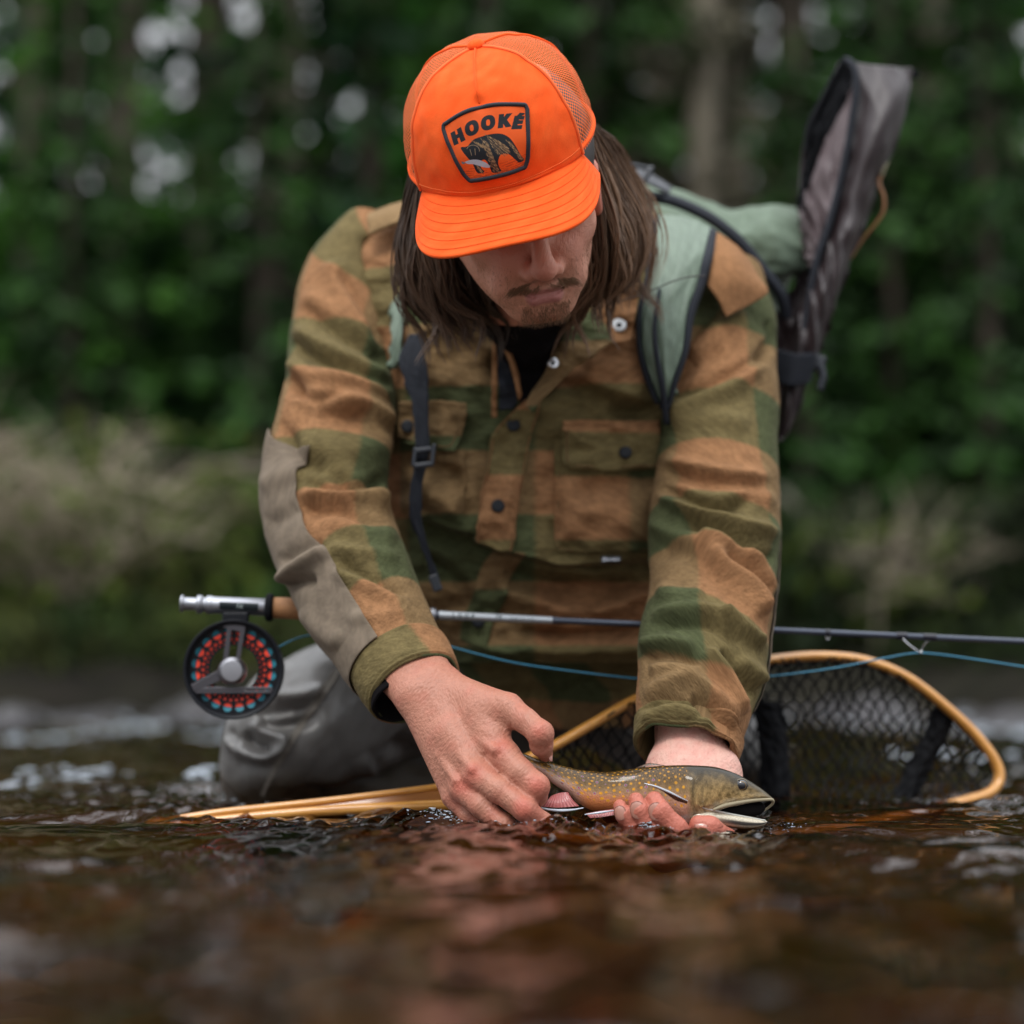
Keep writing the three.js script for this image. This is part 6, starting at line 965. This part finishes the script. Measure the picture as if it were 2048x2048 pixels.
// ---------------------------------------------------------------- backpack, its straps, and the rod sheath tied to it
{
  const pack = thing('backpack', 'sage green backpack with dark piping worn behind the left shoulder', 'backpack');
  const wrinkle = (f, k) => (u, v) => { const p = f(u, v); p.z += k * noise(u * 4, v * 4, 7) + k * 0.5 * noise(u * 9, v * 9, 3); p.y += k * 0.4 * noise(u * 6, 2, v * 5); return p; };
  const piece = (name, net, thick, m, k = 0, nu = 40, nv = 40, parent = pack) => mesh(name, sheet(nu, nv, wrinkle(netPoint(net), k), thick, TILE), m, parent);
  piece('bag', [[[1150, 350, 2.8], [1240, 340, 2.78], [1310, 358, 2.77], [1400, 388, 2.76], [1470, 414, 2.765], [1540, 402, 2.76], [1612, 412, 2.8]], [[1150, 400, 2.72], [1240, 410, 2.7], [1320, 420, 2.69], [1400, 450, 2.685], [1480, 466, 2.69], [1550, 460, 2.665], [1624, 490, 2.72]], [[1150, 500, 2.7], [1250, 500, 2.68], [1340, 510, 2.68], [1420, 530, 2.675], [1490, 540, 2.68], [1560, 534, 2.67], [1620, 540, 2.73]], [[1150, 640, 2.72], [1250, 640, 2.7], [1340, 640, 2.7], [1420, 640, 2.7], [1490, 620, 2.71], [1548, 590, 2.72], [1580, 570, 2.78]], [[1150, 900, 2.72], [1250, 900, 2.7], [1340, 900, 2.7], [1420, 880, 2.7], [1470, 840, 2.71], [1500, 800, 2.73], [1520, 780, 2.78]]], 0.04, M.pack, 0.006, 60, 60);
  mesh('piping', (() => { const pts = [[1290, 392, 2.655], [1341, 400, 2.64], [1399, 424, 2.63], [1443, 452, 2.625], [1486, 490, 2.625], [1530, 545, 2.63], [1562, 590, 2.64], [1572, 640, 2.66]]; const g = sheet(10, 80, (u, v) => { const q = along(pts, v), q2 = along(pts, Math.min(1, v + 0.02)), q1 = along(pts, Math.max(0, v - 0.02)), dx = q2[0] - q1[0], dy = q2[1] - q1[1], l = Math.hypot(dx, dy), w = (u - 0.5) * 28; return at(q[0] - dy / l * w, q[1] + dx / l * w, q[2] - 0.008 * Math.sin(Math.PI * u)); }, 0.006); return g; })(), M.webbing, pack);
  // grey haul strap with its buckle on top
  piece('haul_strap', [[[1215, 318, 2.62], [1250, 328, 2.62], [1290, 340, 2.63], [1345, 372, 2.66]], [[1220, 340, 2.6], [1252, 350, 2.6], [1290, 362, 2.61], [1340, 386, 2.64]]], 0.004, std({ color: [0.085, 0.09, 0.1], roughness: 0.7 }), 0.002, 30, 10);
  mesh('buckle', joined([bar([at(1302, 338, 2.585), at(1282, 366, 2.58)], 0.0042, { sides: 8, steps: 4 }), bar([at(1262, 330, 2.585), at(1302, 338, 2.585)], 0.003, { sides: 8, steps: 4 }), bar([at(1248, 352, 2.58), at(1282, 366, 2.58)], 0.003, { sides: 8, steps: 4 })]), M.plastic, pack);
  // left shoulder strap: padded green band with dark binding
  const strap = piece('shoulder_strap', [[[1318, 424, 2.53], [1370, 430, 2.52], [1424, 452, 2.52]], [[1306, 500, 2.47], [1360, 500, 2.455], [1410, 505, 2.46]], [[1298, 560, 2.445], [1345, 560, 2.428], [1396, 566, 2.44]], [[1284, 620, 2.43], [1330, 622, 2.412], [1377, 626, 2.425]], [[1282, 690, 2.425], [1326, 694, 2.408], [1368, 700, 2.42]], [[1298, 750, 2.425], [1328, 756, 2.412], [1350, 760, 2.42]], [[1318, 800, 2.43], [1330, 805, 2.425], [1340, 808, 2.43]]], 0.011, M.packStrap, 0.002, 40, 70);
  const binding = (name, L, R, thick = 0.013, m = M.webbing) => { const f = (u, v) => { const a = along(L, v), b = along(R, v); return at(lerp(a[0], b[0], u), lerp(a[1], b[1], u), lerp(a[2], b[2], u) - 0.003 * Math.sin(Math.PI * u)); }; return mesh(name, sheet(8, 60, f, thick), m, strap); };
  binding('strap_binding', [[1422, 449, 2.515], [1408, 510, 2.453], [1396, 564, 2.434], [1376, 626, 2.42], [1366, 700, 2.414], [1346, 762, 2.414], [1334, 822, 2.42]], [[1444, 464, 2.52], [1428, 520, 2.462], [1414, 570, 2.444], [1392, 636, 2.43], [1380, 706, 2.424], [1358, 770, 2.424], [1340, 824, 2.43]]);
  binding('strap_binding', [[1306, 424, 2.535], [1294, 500, 2.475], [1286, 560, 2.45], [1272, 620, 2.435], [1270, 690, 2.43], [1284, 756, 2.43], [1308, 812, 2.43]], [[1320, 424, 2.525], [1308, 500, 2.466], [1299, 560, 2.44], [1285, 620, 2.426], [1283, 690, 2.42], [1299, 752, 2.42], [1320, 805, 2.424]]);
  binding('strap_webbing', [[1314, 577, 2.425], [1307, 621, 2.412], [1303, 660, 2.408], [1306, 710, 2.406], [1316, 770, 2.41], [1326, 850, 2.43]], [[1324, 575, 2.424], [1318, 621, 2.41], [1315, 660, 2.406], [1320, 710, 2.404], [1332, 770, 2.41], [1342, 850, 2.43]], 0.004);
  // right shoulder strap: the green padding in the shade of the hair, the hanging webbing, its buckle and loose tail
  piece('shoulder_strap', [[[822, 540, 2.5], [806, 560, 2.49]], [[806, 600, 2.47], [786, 620, 2.465]], [[806, 660, 2.455], [782, 690, 2.45]], [[800, 720, 2.45], [784, 740, 2.45]]], 0.01, M.packStrap, 0.001, 14, 30);
  const web = piece('strap_webbing', [[[822, 668, 2.425], [848, 664, 2.425]], [[797, 715, 2.418], [852, 722, 2.414]], [[809, 762, 2.415], [856, 766, 2.412]], [[822, 800, 2.412], [858, 803, 2.411]], [[828, 860, 2.41], [858, 862, 2.41]], [[831, 920, 2.41], [857, 918, 2.41]]], 0.003, M.webbing, 0.001, 14, 60);
  piece('strap_tail', [[[832, 918, 2.412], [857, 920, 2.412]], [[821, 966, 2.414], [846, 966, 2.414]], [[818, 1005, 2.418], [842, 1005, 2.418]], [[826, 1050, 2.424], [846, 1050, 2.424]], [[842, 1095, 2.43], [858, 1095, 2.43]], [[858, 1140, 2.436], [871, 1138, 2.436]], [[866, 1172, 2.44], [879, 1170, 2.44]]], 0.0026, M.webbing, 0.001, 12, 70);
  mesh('strap_end', placed(new RoundedBoxGeometry(0.011, 0.02, 0.006, 3, 0.002), at(871, 1166, 2.437), turnOf(0.35, 0, 0)), M.plastic, pack);
  mesh('buckle', joined([placed(new RoundedBoxGeometry(0.021, 0.006, 0.006, 3, 0.002), at(846, 900, 2.404), turnOf(0.12, 0, 0)), placed(new RoundedBoxGeometry(0.021, 0.006, 0.006, 3, 0.002), at(846, 930, 2.404), turnOf(0.12, 0, 0)), placed(new RoundedBoxGeometry(0.005, 0.026, 0.006, 3, 0.002), at(866, 910, 2.404), turnOf(-0.12, 0, 0)), placed(new RoundedBoxGeometry(0.005, 0.022, 0.006, 3, 0.002), at(829, 914, 2.404), turnOf(-0.12, 0, 0))]), M.plastic, pack);

  const sheath = thing('rod_sheath', 'dark brown unzipped rod sheath standing up from the backpack', 'rod case');
  const crinkle = (f, seed) => (u, v) => { const p = f(u, v), w = 1 - 2 * Math.abs(noise(u * 0.9 + seed, v * 6.5 - u * 1.6, seed)); p.z += 0.011 * w * sstep(0.3, 0.75, v) + 0.0015 * w + 0.003 * noise(u * 2.2, v * 7, seed); return p; };
  const part = (name, net, m, thick = 0.004, seed = 1, nu = 40, nv = 120) => mesh(name, sheet(nu, nv, crinkle(netPoint(net), seed), thick, TILE), m, sheath);
  part('outer_panel', [[[1703, 122, 2.715], [1748, 130, 2.7], [1790, 134, 2.705], [1824, 136, 2.73]], [[1712, 200, 2.695], [1755, 195, 2.67], [1795, 190, 2.68], [1822, 180, 2.72]], [[1696, 300, 2.69], [1735, 292, 2.66], [1770, 284, 2.67], [1796, 272, 2.71]], [[1680, 380, 2.69], [1712, 372, 2.66], [1742, 362, 2.67], [1765, 345, 2.705]], [[1662, 455, 2.685], [1690, 448, 2.66], [1718, 438, 2.665], [1738, 420, 2.7]], [[1634, 525, 2.68], [1662, 520, 2.655], [1690, 512, 2.66], [1708, 498, 2.69]], [[1606, 600, 2.675], [1632, 606, 2.65], [1655, 612, 2.655], [1668, 620, 2.69]], [[1585, 690, 2.675], [1608, 694, 2.655], [1630, 695, 2.66], [1643, 696, 2.69]], [[1566, 780, 2.68], [1582, 782, 2.665], [1600, 778, 2.665], [1612, 772, 2.69]], [[1548, 880, 2.69], [1556, 882, 2.68], [1564, 880, 2.68], [1572, 876, 2.7]]], M.sheath, 0.004, 1);
  part('back_panel', [[[1680, 124, 2.75], [1740, 132, 2.76], [1824, 138, 2.745]], [[1640, 210, 2.74], [1720, 230, 2.76], [1815, 200, 2.74]], [[1612, 270, 2.735], [1690, 300, 2.76], [1794, 280, 2.73]], [[1600, 380, 2.735], [1660, 390, 2.755], [1762, 350, 2.725]], [[1598, 450, 2.73], [1650, 460, 2.75], [1735, 430, 2.72]], [[1590, 560, 2.72], [1630, 560, 2.735], [1690, 550, 2.71]], [[1548, 640, 2.71], [1590, 650, 2.725], [1655, 650, 2.705]], [[1530, 740, 2.71], [1560, 750, 2.72], [1622, 742, 2.705]], [[1525, 880, 2.72], [1545, 885, 2.72], [1570, 878, 2.71]]], M.sheath, 0.004, 4);
  part('inner_panel', [[[1706, 182, 2.705], [1710, 182, 2.7]], [[1672, 240, 2.715], [1704, 232, 2.69]], [[1640, 310, 2.715], [1690, 302, 2.685]], [[1612, 385, 2.712], [1672, 380, 2.685]], [[1600, 430, 2.705], [1655, 450, 2.68]], [[1608, 480, 2.7], [1634, 510, 2.68]], [[1616, 520, 2.695], [1622, 540, 2.685]]], phys({ map: mottle([0.085, 0.06, 0.064], 0.12, 20), bumpMap: clothBump, bumpScale: 0.0003, roughness: 0.6 }), 0.004, 7, 30, 70);
  part('opening_shade', [[[1684, 122, 2.74], [1700, 124, 2.725]], [[1662, 165, 2.738], [1702, 172, 2.715]], [[1636, 220, 2.735], [1684, 215, 2.722]], [[1616, 265, 2.73], [1655, 272, 2.725]], [[1610, 330, 2.73], [1632, 330, 2.725]], [[1602, 385, 2.725], [1612, 390, 2.72]], [[1597, 420, 2.72], [1602, 425, 2.715]]], M.black, 0.004, 9, 20, 60);  // black sheet put in for the shade inside the open sheath
  mesh('zip', bar([[1694, 120, 2.71], [1709, 135, 2.695], [1713, 180, 2.685], [1704, 240, 2.68], [1693, 305, 2.675], [1676, 382, 2.673], [1656, 455, 2.67], [1634, 520, 2.667], [1622, 580, 2.665], [1612, 640, 2.66], [1600, 700, 2.66]].map((q) => at(...q)), 0.0048, { sides: 8, steps: 90 }), M.webbing, sheath);
  mesh('zip', bar([[1690, 119, 2.722], [1666, 160, 2.73], [1640, 208, 2.73], [1616, 262, 2.725], [1612, 300, 2.725]].map((q) => at(...q)), 0.0044, { sides: 8, steps: 50 }), M.black, sheath);
  mesh('corner_tab', placed(new RoundedBoxGeometry(0.008, 0.012, 0.006, 3, 0.002), at(1831, 150, 2.73)), M.black, sheath);
  mesh('leather_strap', bar([[1764, 348, 2.69], [1758, 365, 2.685], [1768, 395, 2.68], [1766, 425, 2.68], [1748, 452, 2.685], [1726, 478, 2.69], [1702, 515, 2.69]].map((q) => at(...q)), (t) => 0.0026 * (1 - 0.3 * t), { sides: 8, steps: 60 }), std({ color: [0.17, 0.07, 0.022], roughness: 0.6 }), sheath);
  mesh('strap_tip', bar([[1764, 348, 2.688], [1768, 338, 2.684], [1776, 326, 2.682]].map((q) => at(...q)), (t) => 0.003 * (1 - 0.7 * t), { sides: 7, steps: 12 }), std({ color: [0.4, 0.36, 0.25], roughness: 0.7 }), sheath);
  mesh('band', sheet(30, 14, netPoint([[[1540, 694, 2.68], [1590, 706, 2.645], [1628, 706, 2.65], [1640, 704, 2.68]], [[1536, 760, 2.68], [1575, 772, 2.65], [1612, 770, 2.655], [1622, 766, 2.68]]]), 0.005), M.webbing, sheath);
  mesh('buckle', joined([placed(new RoundedBoxGeometry(0.02, 0.02, 0.012, 3, 0.004), at(1634, 726, 2.67), turnOf(-0.3, 0, 0)), bar([at(1640, 730, 2.665), at(1646, 752, 2.665), at(1640, 776, 2.665)], 0.0045, { sides: 8, steps: 12 })]), M.plastic, sheath);
}
renderer.render(scene, camera);
